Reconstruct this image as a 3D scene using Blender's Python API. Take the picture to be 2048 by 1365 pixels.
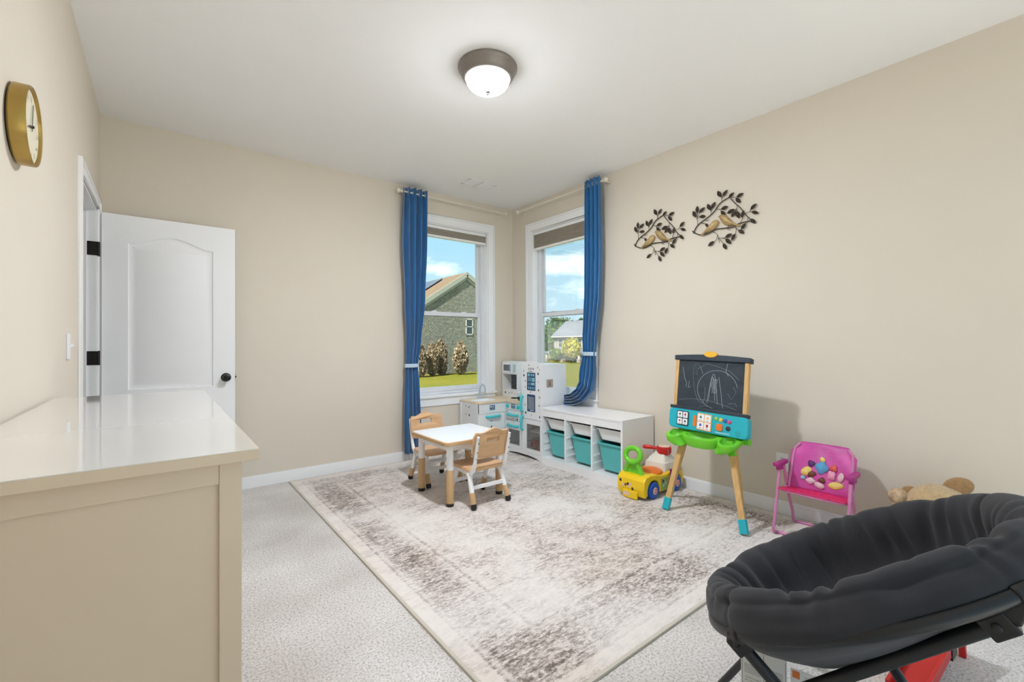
import bpy, bmesh, math, random
from mathutils import Vector, Matrix
from mathutils.geometry import tessellate_polygon

for o in list(bpy.data.objects):
    bpy.data.objects.remove(o, do_unlink=True)
SC = bpy.context.scene
COL = SC.collection
R = math.radians
PI = math.pi
sin, cos = math.sin, math.cos

# ------------------------------------------------------------------ camera
F_PX, YAW, PITCH, ROLL, CAM_H = 888.11, 0.66845, 0.00633, -0.00454, 1.1551
fw = Vector((sin(YAW) * cos(PITCH), cos(YAW) * cos(PITCH), sin(PITCH)))
rt = Vector((cos(YAW), -sin(YAW), 0))
up = rt.cross(fw)
r2 = rt * cos(ROLL) + up * sin(ROLL)
u2 = -rt * sin(ROLL) + up * cos(ROLL)
cd = bpy.data.cameras.new('camera')
cd.sensor_fit = 'HORIZONTAL'
cd.sensor_width = 36.0
cd.lens = 36.0 * F_PX / 2048.0
cd.clip_start = 0.02
cd.clip_end = 500
cam = bpy.data.objects.new('camera', cd)
COL.objects.link(cam)
cam.matrix_world = Matrix(((r2.x, u2.x, -fw.x, 0), (r2.y, u2.y, -fw.y, 0), (r2.z, u2.z, -fw.z, CAM_H), (0, 0, 0, 1)))
SC.camera = cam

# ------------------------------------------------------------------ light, sky, exposure
SKY_STRENGTH = 0.74
SUN_STRENGTH = 6.0
LAMP_STRENGTH = 430.0
LAMP_COLOR = (0.95, 0.985, 1.07)
SC.view_settings.view_transform = 'Standard'
SC.view_settings.look = 'None'
SC.view_settings.exposure = 0.76
SC.view_settings.gamma = 1.0
SC.view_settings.use_curve_mapping = False


def srgb(r, g, b):
    f = lambda c: (c / 255 / 12.92) if c / 255 <= 0.04045 else ((c / 255 + 0.055) / 1.055) ** 2.4
    return (f(r), f(g), f(b), 1.0)


class NT:
    """tiny node-tree helper"""
    def __init__(s, tree):
        s.t = tree
        s.t.nodes.clear()

    def n(s, typ, **kw):
        nd = s.t.nodes.new(typ)
        for k, v in kw.items():
            if k.startswith('i_'):
                key = k[2:].replace('_', ' ')
                nd.inputs[int(key) if key.isdigit() else key].default_value = v
            else:
                setattr(nd, k, v)
        return nd

    def l(s, a, b):
        s.t.links.new(a, b)

    def mixc(s, fac, a, b, blend='MIX'):
        m = s.t.nodes.new('ShaderNodeMix')
        m.data_type = 'RGBA'
        m.blend_type = blend
        for sock, v in ((m.inputs[0], fac), (m.inputs[6], a), (m.inputs[7], b)):
            if hasattr(v, 'is_linked'):
                s.l(v, sock)
            else:
                sock.default_value = v
        return m.outputs[2]

    def math(s, op, a, b=0.0, clamp=False):
        m = s.t.nodes.new('ShaderNodeMath')
        m.operation = op
        m.use_clamp = clamp
        for sock, v in ((m.inputs[0], a), (m.inputs[1], b)):
            if hasattr(v, 'is_linked'):
                s.l(v, sock)
            else:
                sock.default_value = v
        return m.outputs[0]

    def ramp(s, fac, stops):
        r = s.t.nodes.new('ShaderNodeValToRGB')
        el = r.color_ramp.elements
        while len(el) < len(stops):
            el.new(0.5)
        for e, (p, c) in zip(el, stops):
            e.position = p
            e.color = c if len(c) == 4 else (*c, 1)
        s.l(fac, r.inputs[0])
        return r.outputs[0]


world = bpy.data.worlds.new('sky')
SC.world = world
world.use_nodes = True
w = NT(world.node_tree)
tc = w.n('ShaderNodeTexCoord')
mp = w.n('ShaderNodeMapping')
mp.inputs['Scale'].default_value = (1.0, 1.0, 3.2)
mp.inputs['Location'].default_value = (3.0, 1.0, 2.0)
w.l(tc.outputs['Generated'], mp.inputs[0])
nz = w.n('ShaderNodeTexNoise', i_Scale=2.6, i_Detail=7.0, i_Roughness=0.56)
w.l(mp.outputs[0], nz.inputs['Vector'])
cloud = w.ramp(nz.outputs['Fac'], [(0.51, (0, 0, 0)), (0.70, (1, 1, 1))])
sep = w.n('ShaderNodeSeparateXYZ')
w.l(tc.outputs['Generated'], sep.inputs[0])
hz = w.ramp(sep.outputs['Z'], [(0.0, srgb(206, 230, 242)), (0.22, srgb(166, 213, 234)), (0.6, srgb(120, 182, 222)), (1.0, srgb(90, 155, 210))])
skyc = w.mixc(cloud, hz, (2.0, 2.0, 2.02, 1))
bg = w.n('ShaderNodeBackground', i_Strength=SKY_STRENGTH)
w.l(skyc, bg.inputs[0])
wo = w.n('ShaderNodeOutputWorld')
w.l(bg.outputs[0], wo.inputs[0])

sd = bpy.data.lights.new('sun', 'SUN')
sd.energy = SUN_STRENGTH
sd.angle = R(0.6)
sd.color = (1.0, 0.97, 0.92)
sun = bpy.data.objects.new('sun', sd)
COL.objects.link(sun)
sun.rotation_euler = Vector((0.75, 0.30, -1.05)).to_track_quat('-Z', 'Y').to_euler()


# ------------------------------------------------------------------ materials
MATS = {}


def mat(name, col, rough=0.5, metal=0.0, var=0.06, vscale=6.0, bump=0.0, bscale=60.0, spec=0.5, coat=0.0,
        sheen=0.0, emit=0.0, alpha=1.0, stretch=None, bdist=0.01):
    if name in MATS:
        return MATS[name]
    m = bpy.data.materials.new(name)
    m.use_nodes = True
    t = NT(m.node_tree)
    c = srgb(*col)
    tcn = t.n('ShaderNodeTexCoord')
    vec = tcn.outputs['Object']
    if stretch:
        mpn = t.n('ShaderNodeMapping')
        mpn.inputs['Scale'].default_value = stretch
        t.l(vec, mpn.inputs[0])
        vec = mpn.outputs[0]
    nn = t.n('ShaderNodeTexNoise', i_Scale=vscale, i_Detail=4.0, i_Roughness=0.6)
    t.l(vec, nn.inputs['Vector'])
    lo = tuple(max(0, x * (1 - var)) for x in c[:3])
    hi = tuple(min(1, x * (1 + var)) for x in c[:3])
    colr = t.ramp(nn.outputs['Fac'], [(0.3, lo), (0.7, hi)])
    b = t.n('ShaderNodeBsdfPrincipled', i_Roughness=rough, i_Metallic=metal)
    b.inputs['Specular IOR Level'].default_value = spec
    b.inputs['Coat Weight'].default_value = coat
    b.inputs['Coat Roughness'].default_value = 0.05
    b.inputs['Sheen Weight'].default_value = sheen
    b.inputs['Alpha'].default_value = alpha
    t.l(colr, b.inputs['Base Color'])
    if emit:
        t.l(colr, b.inputs['Emission Color'])
        b.inputs['Emission Strength'].default_value = emit
    if bump:
        bn = t.n('ShaderNodeTexNoise', i_Scale=bscale, i_Detail=3.0)
        t.l(vec, bn.inputs['Vector'])
        bp = t.n('ShaderNodeBump', i_Strength=bump, i_Distance=bdist)
        t.l(bn.outputs['Fac'], bp.inputs['Height'])
        t.l(bp.outputs[0], b.inputs['Normal'])
    o = t.n('ShaderNodeOutputMaterial')
    t.l(b.outputs[0], o.inputs[0])
    MATS[name] = m
    return m


WALL_P = mat('wall_paint', (227, 217, 201), 0.75, var=0.015, vscale=2, bump=0.05, bscale=220, bdist=0.002, spec=0.3)
CEIL_P = mat('ceiling_paint', (252, 251, 250), 0.9, var=0.012, vscale=3, bump=0.04, bscale=150, bdist=0.002, spec=0.2)
TRIM = mat('white_trim_paint', (249, 249, 249), 0.32, var=0.012)
DOORW = mat('door_white', (250, 250, 250), 0.38, var=0.01)
VINYL = mat('vinyl_white', (232, 233, 236), 0.3, var=0.02)
WHITE = mat('white_plastic', (247, 247, 247), 0.3, var=0.015)
WHITEL = mat('white_laminate', (243, 243, 243), 0.28, var=0.02)
BLACKM = mat('oil_rubbed_bronze', (42, 39, 36), 0.38, 0.6, var=0.15, vscale=20)
ROPEW = mat('ivory_rod', (236, 228, 210), 0.3, var=0.03)
BLUE = mat('blue_velvet', (6, 98, 156), 0.7, var=0.22, vscale=14, bump=0.15, bscale=300, sheen=0.7, bdist=0.003, stretch=(1, 1, 0.25))
BLUEL = mat('pale_blue_tieback', (196, 216, 232), 0.6, var=0.05)
TEAL = mat('teal_plastic', (92, 190, 190), 0.35, var=0.03)
TEALD = mat('dark_interior', (38, 62, 66), 0.8, var=0.3, vscale=30)
TAN = mat('tan_plywood', (222, 180, 136), 0.42, var=0.07, vscale=5, stretch=(1, 6, 6))
TANE = mat('tan_plastic', (204, 168, 122), 0.45, var=0.04)
WOOD = mat('pale_wood', (214, 172, 112), 0.5, var=0.13, vscale=8, stretch=(6, 6, 0.7))
BLACKP = mat('black_plastic', (24, 22, 22), 0.45, var=0.1)
GOLD = mat('brushed_gold', (176, 146, 78), 0.32, 0.75, var=0.06, vscale=4, stretch=(1, 1, 8))
CREAM = mat('cream_dial', (226, 218, 192), 0.6, var=0.03)
AQUA = mat('aqua_handle', (76, 204, 212), 0.35, var=0.04)
NAVY = mat('navy_print', (36, 66, 104), 0.4, var=0.1)
PRINTL = mat('pale_blue_print', (186, 214, 226), 0.4, var=0.05)
CHROME = mat('silver_plastic', (196, 204, 212), 0.2, 0.35, var=0.03)


def glass_mat(name, tint, refl):
    m = bpy.data.materials.new(name)
    m.use_nodes = True
    t = NT(m.node_tree)
    tr = t.n('ShaderNodeBsdfTransparent', i_Color=tint)
    gl = t.n('ShaderNodeBsdfGlossy', i_Roughness=0.02)
    nn = t.n('ShaderNodeTexNoise', i_Scale=2.0)
    lw = t.n('ShaderNodeFresnel', i_IOR=1.45)
    f = t.math('MULTIPLY', lw.outputs[0], refl)
    f2 = t.math('ADD', f, t.math('MULTIPLY', nn.outputs['Fac'], 0.004))
    mx = t.n('ShaderNodeMixShader')
    t.l(f2, mx.inputs[0])
    t.l(tr.outputs[0], mx.inputs[1])
    t.l(gl.outputs[0], mx.inputs[2])
    o = t.n('ShaderNodeOutputMaterial')
    t.l(mx.outputs[0], o.inputs[0])
    return m


GLASS = glass_mat('window_glass', (0.98, 0.99, 0.985, 1), 0.25)
SMOKE = glass_mat('smoked_acrylic', (0.86, 0.85, 0.84, 1), 0.6)


# ------------------------------------------------------------------ mesh helpers
def frame_from(d):
    d = Vector(d).normalized()
    a = Vector((0, 0, 1)) if abs(d.z) < 0.9 else Vector((1, 0, 0))
    x = a.cross(d).normalized()
    return x, d.cross(x).normalized(), d


class MB:
    def __init__(s):
        s.v = []
        s.f = []

    def add(s, vs, fs):
        o = len(s.v)
        s.v += [Vector(q) for q in vs]
        s.f += [tuple(i + o for i in f) for f in fs]
        return s

    def box(s, x0, x1, y0, y1, z0, z1):
        x0, x1 = min(x0, x1), max(x0, x1)
        y0, y1 = min(y0, y1), max(y0, y1)
        z0, z1 = min(z0, z1), max(z0, z1)
        vs = [(x0, y0, z0), (x1, y0, z0), (x1, y1, z0), (x0, y1, z0), (x0, y0, z1), (x1, y0, z1), (x1, y1, z1), (x0, y1, z1)]
        return s.add(vs, [(0, 3, 2, 1), (4, 5, 6, 7), (0, 1, 5, 4), (1, 2, 6, 5), (2, 3, 7, 6), (3, 0, 4, 7)])

    def bar(s, p0, p1, w, d, xdir=None, w1=None, d1=None):
        """rectangular bar from p0 to p1, w along xdir, d across"""
        p0, p1 = Vector(p0), Vector(p1)
        z = (p1 - p0).normalized()
        x = Vector(xdir) if xdir else frame_from(z)[0]
        x = (x - z * x.dot(z)).normalized()
        y = z.cross(x)
        w1 = w if w1 is None else w1
        d1 = d if d1 is None else d1
        vs = []
        for p, ww, dd in ((p0, w, d), (p1, w1, d1)):
            for a, b in ((-1, -1), (1, -1), (1, 1), (-1, 1)):
                vs.append(p + x * a * ww / 2 + y * b * dd / 2)
        return s.add(vs, [(3, 2, 1, 0), (4, 5, 6, 7), (0, 1, 5, 4), (1, 2, 6, 5), (2, 3, 7, 6), (3, 0, 4, 7)])

    def tube(s, pts, r, n=10, closed=False, flat=1.0):
        pts = [Vector(q) for q in pts]
        k = len(pts)
        rr = r if isinstance(r, (list, tuple)) else [r] * k
        tg = []
        for i in range(k):
            a = pts[(i - 1) % k] if (closed or i > 0) else pts[i]
            b = pts[(i + 1) % k] if (closed or i < k - 1) else pts[i]
            tg.append((b - a).normalized())
        x, y, _ = frame_from(tg[0])
        vs = []
        for i in range(k):
            x = (x - tg[i] * x.dot(tg[i])).normalized()
            y = tg[i].cross(x)
            for j in range(n):
                a = 2 * PI * j / n
                vs.append(pts[i] + (x * cos(a) + y * sin(a) * flat) * rr[i])
        fs = []
        for i in range(k if closed else k - 1):
            for j in range(n):
                a, b = i * n + j, i * n + (j + 1) % n
                c, d = ((i + 1) % k) * n + (j + 1) % n, ((i + 1) % k) * n + j
                fs.append((a, b, c, d))
        if not closed:
            fs.append(tuple(range(n - 1, -1, -1)))
            fs.append(tuple(range((k - 1) * n, k * n)))
        return s.add(vs, fs)

    def cyl(s, p0, p1, r0, r1=None, n=20):
        return s.tube([p0, p1], [r0, r0 if r1 is None else r1], n)

    def lathe(s, prof, c=(0, 0, 0), axis=(0, 0, 1), n=32, sx=1.0, sy=1.0):
        x, y, z = frame_from(axis)
        c = Vector(c)
        vs, fs = [], []
        for r_, h in prof:
            for j in range(n):
                a = 2 * PI * j / n
                vs.append(c + x * cos(a) * r_ * sx + y * sin(a) * r_ * sy + z * h)
        for i in range(len(prof) - 1):
            for j in range(n):
                fs.append((i * n + j, i * n + (j + 1) % n, (i + 1) * n + (j + 1) % n, (i + 1) * n + j))
        if prof[0][0] > 1e-6:
            fs.append(tuple(range(n - 1, -1, -1)))
        if prof[-1][0] > 1e-6:
            fs.append(tuple(range((len(prof) - 1) * n, len(prof) * n)))
        return s.add(vs, fs)

    def ell(s, c, rad, n=20, m=12, jit=0.0, rng=None, rot=None):
        c = Vector(c)
        vs, fs = [], []
        for i in range(m + 1):
            th = PI * i / m
            for j in range(n):
                a = 2 * PI * j / n
                k = 1 + (rng.uniform(-jit, jit) if jit and 0 < i < m else 0)
                q = Vector((rad[0] * sin(th) * cos(a) * k, rad[1] * sin(th) * sin(a) * k, rad[2] * cos(th) * k))
                if rot:
                    q = rot @ q
                vs.append(c + q)
        for i in range(m):
            for j in range(n):
                fs.append((i * n + j, (i + 1) * n + j, (i + 1) * n + (j + 1) % n, i * n + (j + 1) % n))
        return s.add(vs, fs)

    def prism(s, poly, fn, w0, w1):
        """2-D polygon (u,v) extruded w0..w1, fn(u,v,w) -> point"""
        n = len(poly)
        vs = [fn(u, v, w0) for u, v in poly] + [fn(u, v, w1) for u, v in poly]
        fs = [tuple(range(n - 1, -1, -1)), tuple(range(n, 2 * n))]
        fs += [(i, (i + 1) % n, n + (i + 1) % n, n + i) for i in range(n)]
        return s.add(vs, fs)

    def holed(s, outer, holes, fn, w0, w1):
        """polygon with holes, extruded"""
        loops = [outer] + holes
        tri = tessellate_polygon([[Vector((u, v, 0)) for u, v in lp] for lp in loops])
        flat = [q for lp in loops for q in lp]
        n = len(flat)
        vs = [fn(u, v, w0) for u, v in flat] + [fn(u, v, w1) for u, v in flat]
        fs = [tuple(t) for t in tri] + [tuple(i + n for i in reversed(t)) for t in tri]
        o = 0
        for lp in loops:
            k = len(lp)
            fs += [(o + i, o + (i + 1) % k, n + o + (i + 1) % k, n + o + i) for i in range(k)]
            o += k
        return s.add(vs, fs)

    def loops(s, rings, cap0=True, cap1=True, closed=True):
        k = len(rings[0])
        vs = [q for rg in rings for q in rg]
        fs = []
        for i in range(len(rings) - 1):
            for j in range(k if closed else k - 1):
                fs.append((i * k + j, i * k + (j + 1) % k, (i + 1) * k + (j + 1) % k, (i + 1) * k + j))
        if cap0:
            fs.append(tuple(range(k - 1, -1, -1)))
        if cap1:
            fs.append(tuple(range((len(rings) - 1) * k, len(rings) * k)))
        return s.add(vs, fs)


def rrect(x0, x1, y0, y1, r, n=5):
    out = []
    for cx, cy, a0 in ((x1 - r, y1 - r, 0), (x0 + r, y1 - r, 90), (x0 + r, y0 + r, 180), (x1 - r, y0 + r, 270)):
        for i in range(n + 1):
            a = R(a0 + 90 * i / n)
            out.append((cx + r * cos(a), cy + r * sin(a)))
    return out


def top_of(o):
    while o.parent:
        o = o.parent
    return o


def link(name, me, m, parent=None, label=None):
    o = bpy.data.objects.new(name, me)
    me.name = name
    me.materials.append(m)
    COL.objects.link(o)
    if parent:
        o.parent = parent
    if label:
        o['label'] = label
    return o


def part(name, mb, m, parent=None, label=None, smooth=None, bevel=0.0, seg=2, solid=0.0, sub=0, local=False):
    """one mesh object; coordinates are world unless the top thing is built locally"""
    off = Vector((0, 0, 0))
    if parent is not None and not local:
        rt_ = top_of(parent)
        if rt_.get('_w', 0):
            off = rt_.location
    me = bpy.data.meshes.new(name)
    me.from_pydata([tuple(q - off) for q in mb.v], [], mb.f)
    me.update()
    bm = bmesh.new()
    bm.from_mesh(me)
    bmesh.ops.remove_doubles(bm, verts=bm.verts, dist=1e-6)
    bmesh.ops.recalc_face_normals(bm, faces=bm.faces)
    bm.to_mesh(me)
    bm.free()
    if smooth is not None:
        me.shade_smooth()
        me.set_sharp_from_angle(angle=R(smooth))
    o = link(name, me, m, parent, label)
    if solid:
        md = o.modifiers.new('solid', 'SOLIDIFY')
        md.thickness = solid
        md.offset = 0
    if bevel:
        md = o.modifiers.new('bevel', 'BEVEL')
        md.width = bevel
        md.segments = seg
        md.limit_method = 'ANGLE'
        md.angle_limit = R(40)
    if sub:
        md = o.modifiers.new('sub', 'SUBSURF')
        md.levels = sub
        md.render_levels = sub
    return o


def tag(o, label, cat, group=None, kind=None):
    if label:
        o['label'] = label
    if cat:
        o['category'] = cat
    if group:
        o['group'] = group
    if kind:
        o['kind'] = kind
    return o


ROOTS = []


def thing(name, label, cat, loc=(0, 0, 0), group=None, rotz=0.0, world=True, kind=None):
    o = bpy.data.objects.new(name, None)
    COL.objects.link(o)
    o.empty_display_size = 0.05
    o.location = loc
    o.rotation_euler = (0, 0, rotz)
    tag(o, label, cat, group, kind)
    if world:
        o['_w'] = 1
        ROOTS.append(o)
    return o


def struct(name, mb, m, label=None, **kw):
    o = part(name, mb, m, **kw)
    o['kind'] = 'structure'
    if label:
        o['label'] = label
    return o


def text_mesh(body, size):
    cu = bpy.data.curves.new('txt', 'FONT')
    cu.body = body
    cu.size = size
    cu.align_x = 'LEFT'
    ob = bpy.data.objects.new('txt', cu)
    COL.objects.link(ob)
    bpy.context.view_layer.update()
    me = bpy.data.meshes.new_from_object(ob.evaluated_get(bpy.context.evaluated_depsgraph_get()))
    bpy.data.objects.remove(ob, do_unlink=True)
    bpy.data.curves.remove(cu)
    return [v.co.copy() for v in me.vertices], [tuple(q.vertices) for q in me.polygons]


RNG = random.Random(7)

# ================================================================== the room
XL, XR, YB, YF, H = -0.330, 3.278, 4.135, -0.75, 2.743
WT = 0.16
# window openings (inside the casing)
W1 = dict(u0=2.02, u1=2.92, z0=0.62, z1=2.42)     # in the back wall, u = x
W2 = dict(u0=2.915, u1=3.785, z0=0.62, z1=2.42)   # in the right wall, u = y
D0, D1, DZ = 3.165, 3.935, 2.05                   # door opening in the left wall


def wall_with_hole(fn, a0, a1, h0, h1, z0, z1, w0, w1):
    m = MB()
    for ua, ub, za, zb in ((a0, h0, 0, H), (h1, a1, 0, H), (h0, h1, z1, H), (h0, h1, 0, z0)):
        if ub - ua > 1e-4 and zb - za > 1e-4:
            p, q = fn(ua, w0, za), fn(ub, w1, zb)
            m.box(p[0], q[0], p[1], q[1], p[2], q[2])
    return m


fB = lambda u, w_, z: (u, YB + w_, z)
fR = lambda u, w_, z: (XR + w_, u, z)
fL = lambda u, w_, z: (XL - w_, u, z)
struct('wall_back', wall_with_hole(fB, XL - WT, XR + WT, W1['u0'], W1['u1'], W1['z0'], W1['z1'], 0, WT), WALL_P, 'beige painted wall with a window near the corner')
struct('wall_right', wall_with_hole(fR, YF, YB, W2['u0'], W2['u1'], W2['z0'], W2['z1'], 0, WT), WALL_P, 'beige painted wall carrying the metal birds')
struct('wall_left', wall_with_hole(fL, YF, YB, D0, D1, 0.0, DZ, 0, 0.12), WALL_P, 'beige painted wall with clock and doorway')
W3 = dict(u0=-0.05, u1=3.05, z0=0.03, z1=2.50)      # wide glazed opening added behind the viewer for daylight fill
fF0 = lambda u, w_, z: (u, YF - w_, z)
struct('wall_front', wall_with_hole(fF0, XL - WT, XR + WT, W3['u0'], W3['u1'], W3['z0'], W3['z1'], 0, WT), WALL_P, 'beige painted wall behind the viewer')
struct('ceiling', MB().box(XL - 1.6, XR + WT, YF - WT, YB + WT, H, H + 0.12), CEIL_P, 'flat white ceiling')

# hall beyond the doorway
hall = MB()
hall.box(XL - 1.55, XL - 1.45, YF, YB + WT, 0, H)
struct('wall_hall', hall, WALL_P, 'hall wall seen through the doorway')
struct('wall_hall_end', MB().box(XL - 1.5, XL - 0.12, YB, YB + WT, 0, H).box(XL - 1.5, XL - 0.12, 1.6, 1.7, 0, H), WALL_P, 'end walls of the hall')


def carpet_material():
    m = bpy.data.materials.new('greige_carpet')
    m.use_nodes = True
    t = NT(m.node_tree)
    tcn = t.n('ShaderNodeTexCoord')
    n1 = t.n('ShaderNodeTexNoise', i_Scale=110.0, i_Detail=3.0, i_Roughness=0.7)
    n2 = t.n('ShaderNodeTexNoise', i_Scale=2.2, i_Detail=2.0)
    n3 = t.n('ShaderNodeTexVoronoi', i_Scale=170.0)
    for q in (n1, n2, n3):
        t.l(tcn.outputs['Object'], q.inputs['Vector'])
    c1 = t.ramp(n1.outputs['Fac'], [(0.32, srgb(176, 170, 166)), (0.5, srgb(236, 233, 231)), (0.72, srgb(254, 253, 252))])
    c2 = t.ramp(n2.outputs['Fac'], [(0.3, srgb(224, 219, 214)), (0.7, srgb(255, 253, 250))])
    col = t.mixc(1.0, c1, c2, 'MULTIPLY')
    b = t.n('ShaderNodeBsdfPrincipled', i_Roughness=0.95)
    b.inputs['Specular IOR Level'].default_value = 0.1
    b.inputs['Sheen Weight'].default_value = 0.3
    t.l(col, b.inputs['Base Color'])
    hgt = t.math('ADD', n1.outputs['Fac'], t.math('MULTIPLY', n3.outputs['Distance'], -0.6))
    bp = t.n('ShaderNodeBump', i_Strength=0.7, i_Distance=0.006)
    t.l(hgt, bp.inputs['Height'])
    t.l(bp.outputs[0], b.inputs['Normal'])
    o = t.n('ShaderNodeOutputMaterial')
    t.l(b.outputs[0], o.inputs[0])
    return m


struct('floor', MB().box(XL - 1.5, XR + 0.01, YF - 0.05, YB + 0.01, -0.1, 0.0), carpet_material(), 'light greige cut pile carpet')

# baseboards: square body with a small cap
BBH, BBT = 0.094, 0.014


def bb(name, fn, a0, a1):
    m = MB()
    for za, zb, tt in ((0, BBH - 0.016, BBT), (BBH - 0.016, BBH - 0.006, BBT * 0.7), (BBH - 0.006, BBH, BBT * 0.45)):
        p, q = fn(a0, -tt, za), fn(a1, 0.0, zb)
        m.box(p[0], q[0], p[1], q[1], p[2], q[2])
    return struct(name, m, TRIM, 'white painted baseboard', bevel=0.002)


bb('baseboard_back', fB, XL, XR)
bb('baseboard_right', fR, YF, YB - BBT)
fLn = lambda u, w_, z: (XL - w_, u, z)
bb('baseboard_left', fLn, YF, D0 - 0.065)
bb('baseboard_front', lambda u, w_, z: (u, YF - w_, z), XL + BBT, XR - BBT)


# ------------------------------------------------------------------ windows
def window(name, fn, W, sgn, label):
    u0, u1, z0, z1 = W['u0'], W['u1'], W['z0'], W['z1']
    o = bpy.data.objects.new(name, None)
    COL.objects.link(o)
    o['kind'] = 'structure'
    o['label'] = label

    def bx(m, ua, ub, wa, wb, za, zb):
        p, q = fn(ua, wa, za), fn(ub, wb, zb)
        return m.box(p[0], q[0], p[1], q[1], p[2], q[2])
    CW, CT = 0.088, 0.018
    # stepped casing: head and two legs
    m = MB()
    for ua, ub, za, zb in ((u0 - CW, u0, z0, z1), (u1, u1 + CW, z0, z1), (u0 - CW, u1 + CW, z1, z1 + CW)):
        bx(m, ua, ub, -CT * 0.6, 0.0, za, zb)
    bx(m, u0 - CW, u0 - CW + 0.02, -CT, 0, z0, z1 + CW)
    bx(m, u1 + CW - 0.02, u1 + CW, -CT, 0, z0, z1 + CW)
    bx(m, u0 - CW + 0.02, u1 + CW - 0.02, -CT, 0, z1 + CW - 0.02, z1 + CW)
    part('casing', m, TRIM, o, bevel=0.003)
    # jamb liner
    m = MB()
    bx(m, u0, u0 + 0.012, 0, WT, z0, z1)
    bx(m, u1 - 0.012, u1, 0, WT, z0, z1)
    bx(m, u0 + 0.012, u1 - 0.012, 0, WT, z1 - 0.012, z1)
    part('jamb', m, TRIM, o)
    m = MB()
    bx(m, u0 - CW - 0.012, u1 + CW + 0.012, -0.034, 0.0, z0 - 0.022, z0)
    bx(m, u0, u1, 0.0, WT, z0 - 0.022, z0 + 0.001)
    part('sill', m, TRIM, o, bevel=0.003)
    m = bx(MB(), u0 - CW, u1 + CW, -0.014, 0, z0 - 0.022 - 0.085, z0 - 0.022)
    part('apron', m, TRIM, o, bevel=0.003)
    # vinyl frame
    a0, a1, b0, b1 = u0 + 0.012, u1 - 0.012, z0 + 0.001, z1 - 0.012
    FW = 0.035
    m = MB()
    bx(m, a0, a0 + FW, 0.072, 0.15, b0, b1)
    bx(m, a1 - FW, a1, 0.072, 0.15, b0, b1)
    bx(m, a0 + FW, a1 - FW, 0.072, 0.15, b1 - FW, b1)
    bx(m, a0 + FW, a1 - FW, 0.072, 0.15, b0, b0 + 0.028)
    part('frame', m, VINYL, o, bevel=0.002)
    zm = 1.485
    SW = 0.034
    for nm, wa, wb, za, zb in (('upper_sash', 0.115, 0.138, zm - 0.03, b1 - FW), ('lower_sash', 0.082, 0.106, b0 + 0.028, zm + 0.018)):
        s0, s1 = a0 + FW, a1 - FW
        m = MB()
        bx(m, s0, s0 + SW, wa, wb, za, zb)
        bx(m, s1 - SW, s1, wa, wb, za, zb)
        bx(m, s0 + SW, s1 - SW, wa, wb, zb - (0.042 if nm == 'lower_sash' else SW), zb)
        bx(m, s0 + SW, s1 - SW, wa, wb, za, za + (0.05 if nm == 'lower_sash' else 0.03))
        so = part(nm, m, VINYL, o, bevel=0.002)
        wm = (wa + wb) / 2
        part('pane', bx(MB(), s0 + SW - 0.004, s1 - SW + 0.004, wm - 0.002, wm + 0.002, za + 0.02, zb - 0.02), GLASS, so)
        if nm == 'lower_sash':
            for k in (0.27, 0.73):
                uc = s0 + (s1 - s0) * k
                part('sash_lock', bx(bx(MB(), uc - 0.03, uc + 0.03, wa + 0.002, wb, zb, zb + 0.008), uc - 0.012, uc + 0.02, wa + 0.004, wb - 0.004, zb + 0.008, zb + 0.014), VINYL, so, bevel=0.001)
    return o


window('window_1', fB, W1, 1, 'white double-hung window looking at the brick gable')
window('window_2', fR, W2, 1, 'white double-hung window looking at the far house')
window('fill_window', fF0, W3, 1, 'wide glazed window added behind the viewer for daylight fill')  # unseen, added to let fill daylight into the room
struct('bounce_patio', MB().box(-4.5, 7.5, YF - WT - 5.0, YF - WT, -0.12, -0.03), mat('pale_concrete', (220, 218, 214), 0.85, var=0.06, vscale=3), 'pale concrete slab added behind the viewer to bounce daylight in')  # added slab, throws sunlight up through the rear opening


# ------------------------------------------------------------------ doorway and door
CW = 0.062
m = MB()
for ya, yb_, za, zb in ((D0 - CW, D0, 0, DZ), (D1, D1 + CW, 0, DZ), (D0 - CW, D1 + CW, DZ, DZ + CW)):
    m.box(XL, XL + 0.012, ya, yb_, za, zb)
m.box(XL, XL + 0.019, D0 - CW, D0 - CW + 0.018, 0, DZ + CW)
m.box(XL, XL + 0.019, D1 + CW - 0.018, D1 + CW, 0, DZ + CW)
m.box(XL, XL + 0.019, D0 - CW, D1 + CW, DZ + CW - 0.018, DZ + CW)
struct('trim_1', m, TRIM, 'white door casing on the clock wall', bevel=0.003)
m = MB()
m.box(XL - 0.12, XL, D0, D0 + 0.015, 0, DZ).box(XL - 0.12, XL, D1 - 0.015, D1, 0, DZ).box(XL - 0.12, XL, D0, D1, DZ - 0.015, DZ)
m.box(XL - 0.085, XL - 0.045, D0 + 0.015, D0 + 0.027, 0, DZ - 0.015).box(XL - 0.085, XL - 0.045, D1 - 0.027, D1 - 0.015, 0, DZ - 0.015).box(XL - 0.085, XL - 0.045, D0 + 0.015, D1 - 0.015, DZ - 0.027, DZ - 0.015)
struct('trim_2', m, TRIM, 'white door jamb with stop', bevel=0.0015)

door = thing('door_1', 'open white two-panel interior door with arched top panel', None, (-0.309, 3.975, 0), kind='structure')
DX0, DX1, DY0, DY1, DZ0, DZ1 = -0.309, 0.441, 3.965, 4.0, 0.012, 2.036


def panel_loop(x0, x1, z0, z1, arch):
    pts = [(x0, z0), (x1, z0), (x1, z1)]
    n = 18
    if arch:
        for i in range(1, n):
            k = i / n
            x = x1 + (x0 - x1) * k
            pts.append((x, z1 + arch * (0.5 - 0.5 * cos(2 * PI * k)) ** 1.0))
    pts.append((x0, z1))
    return pts


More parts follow.
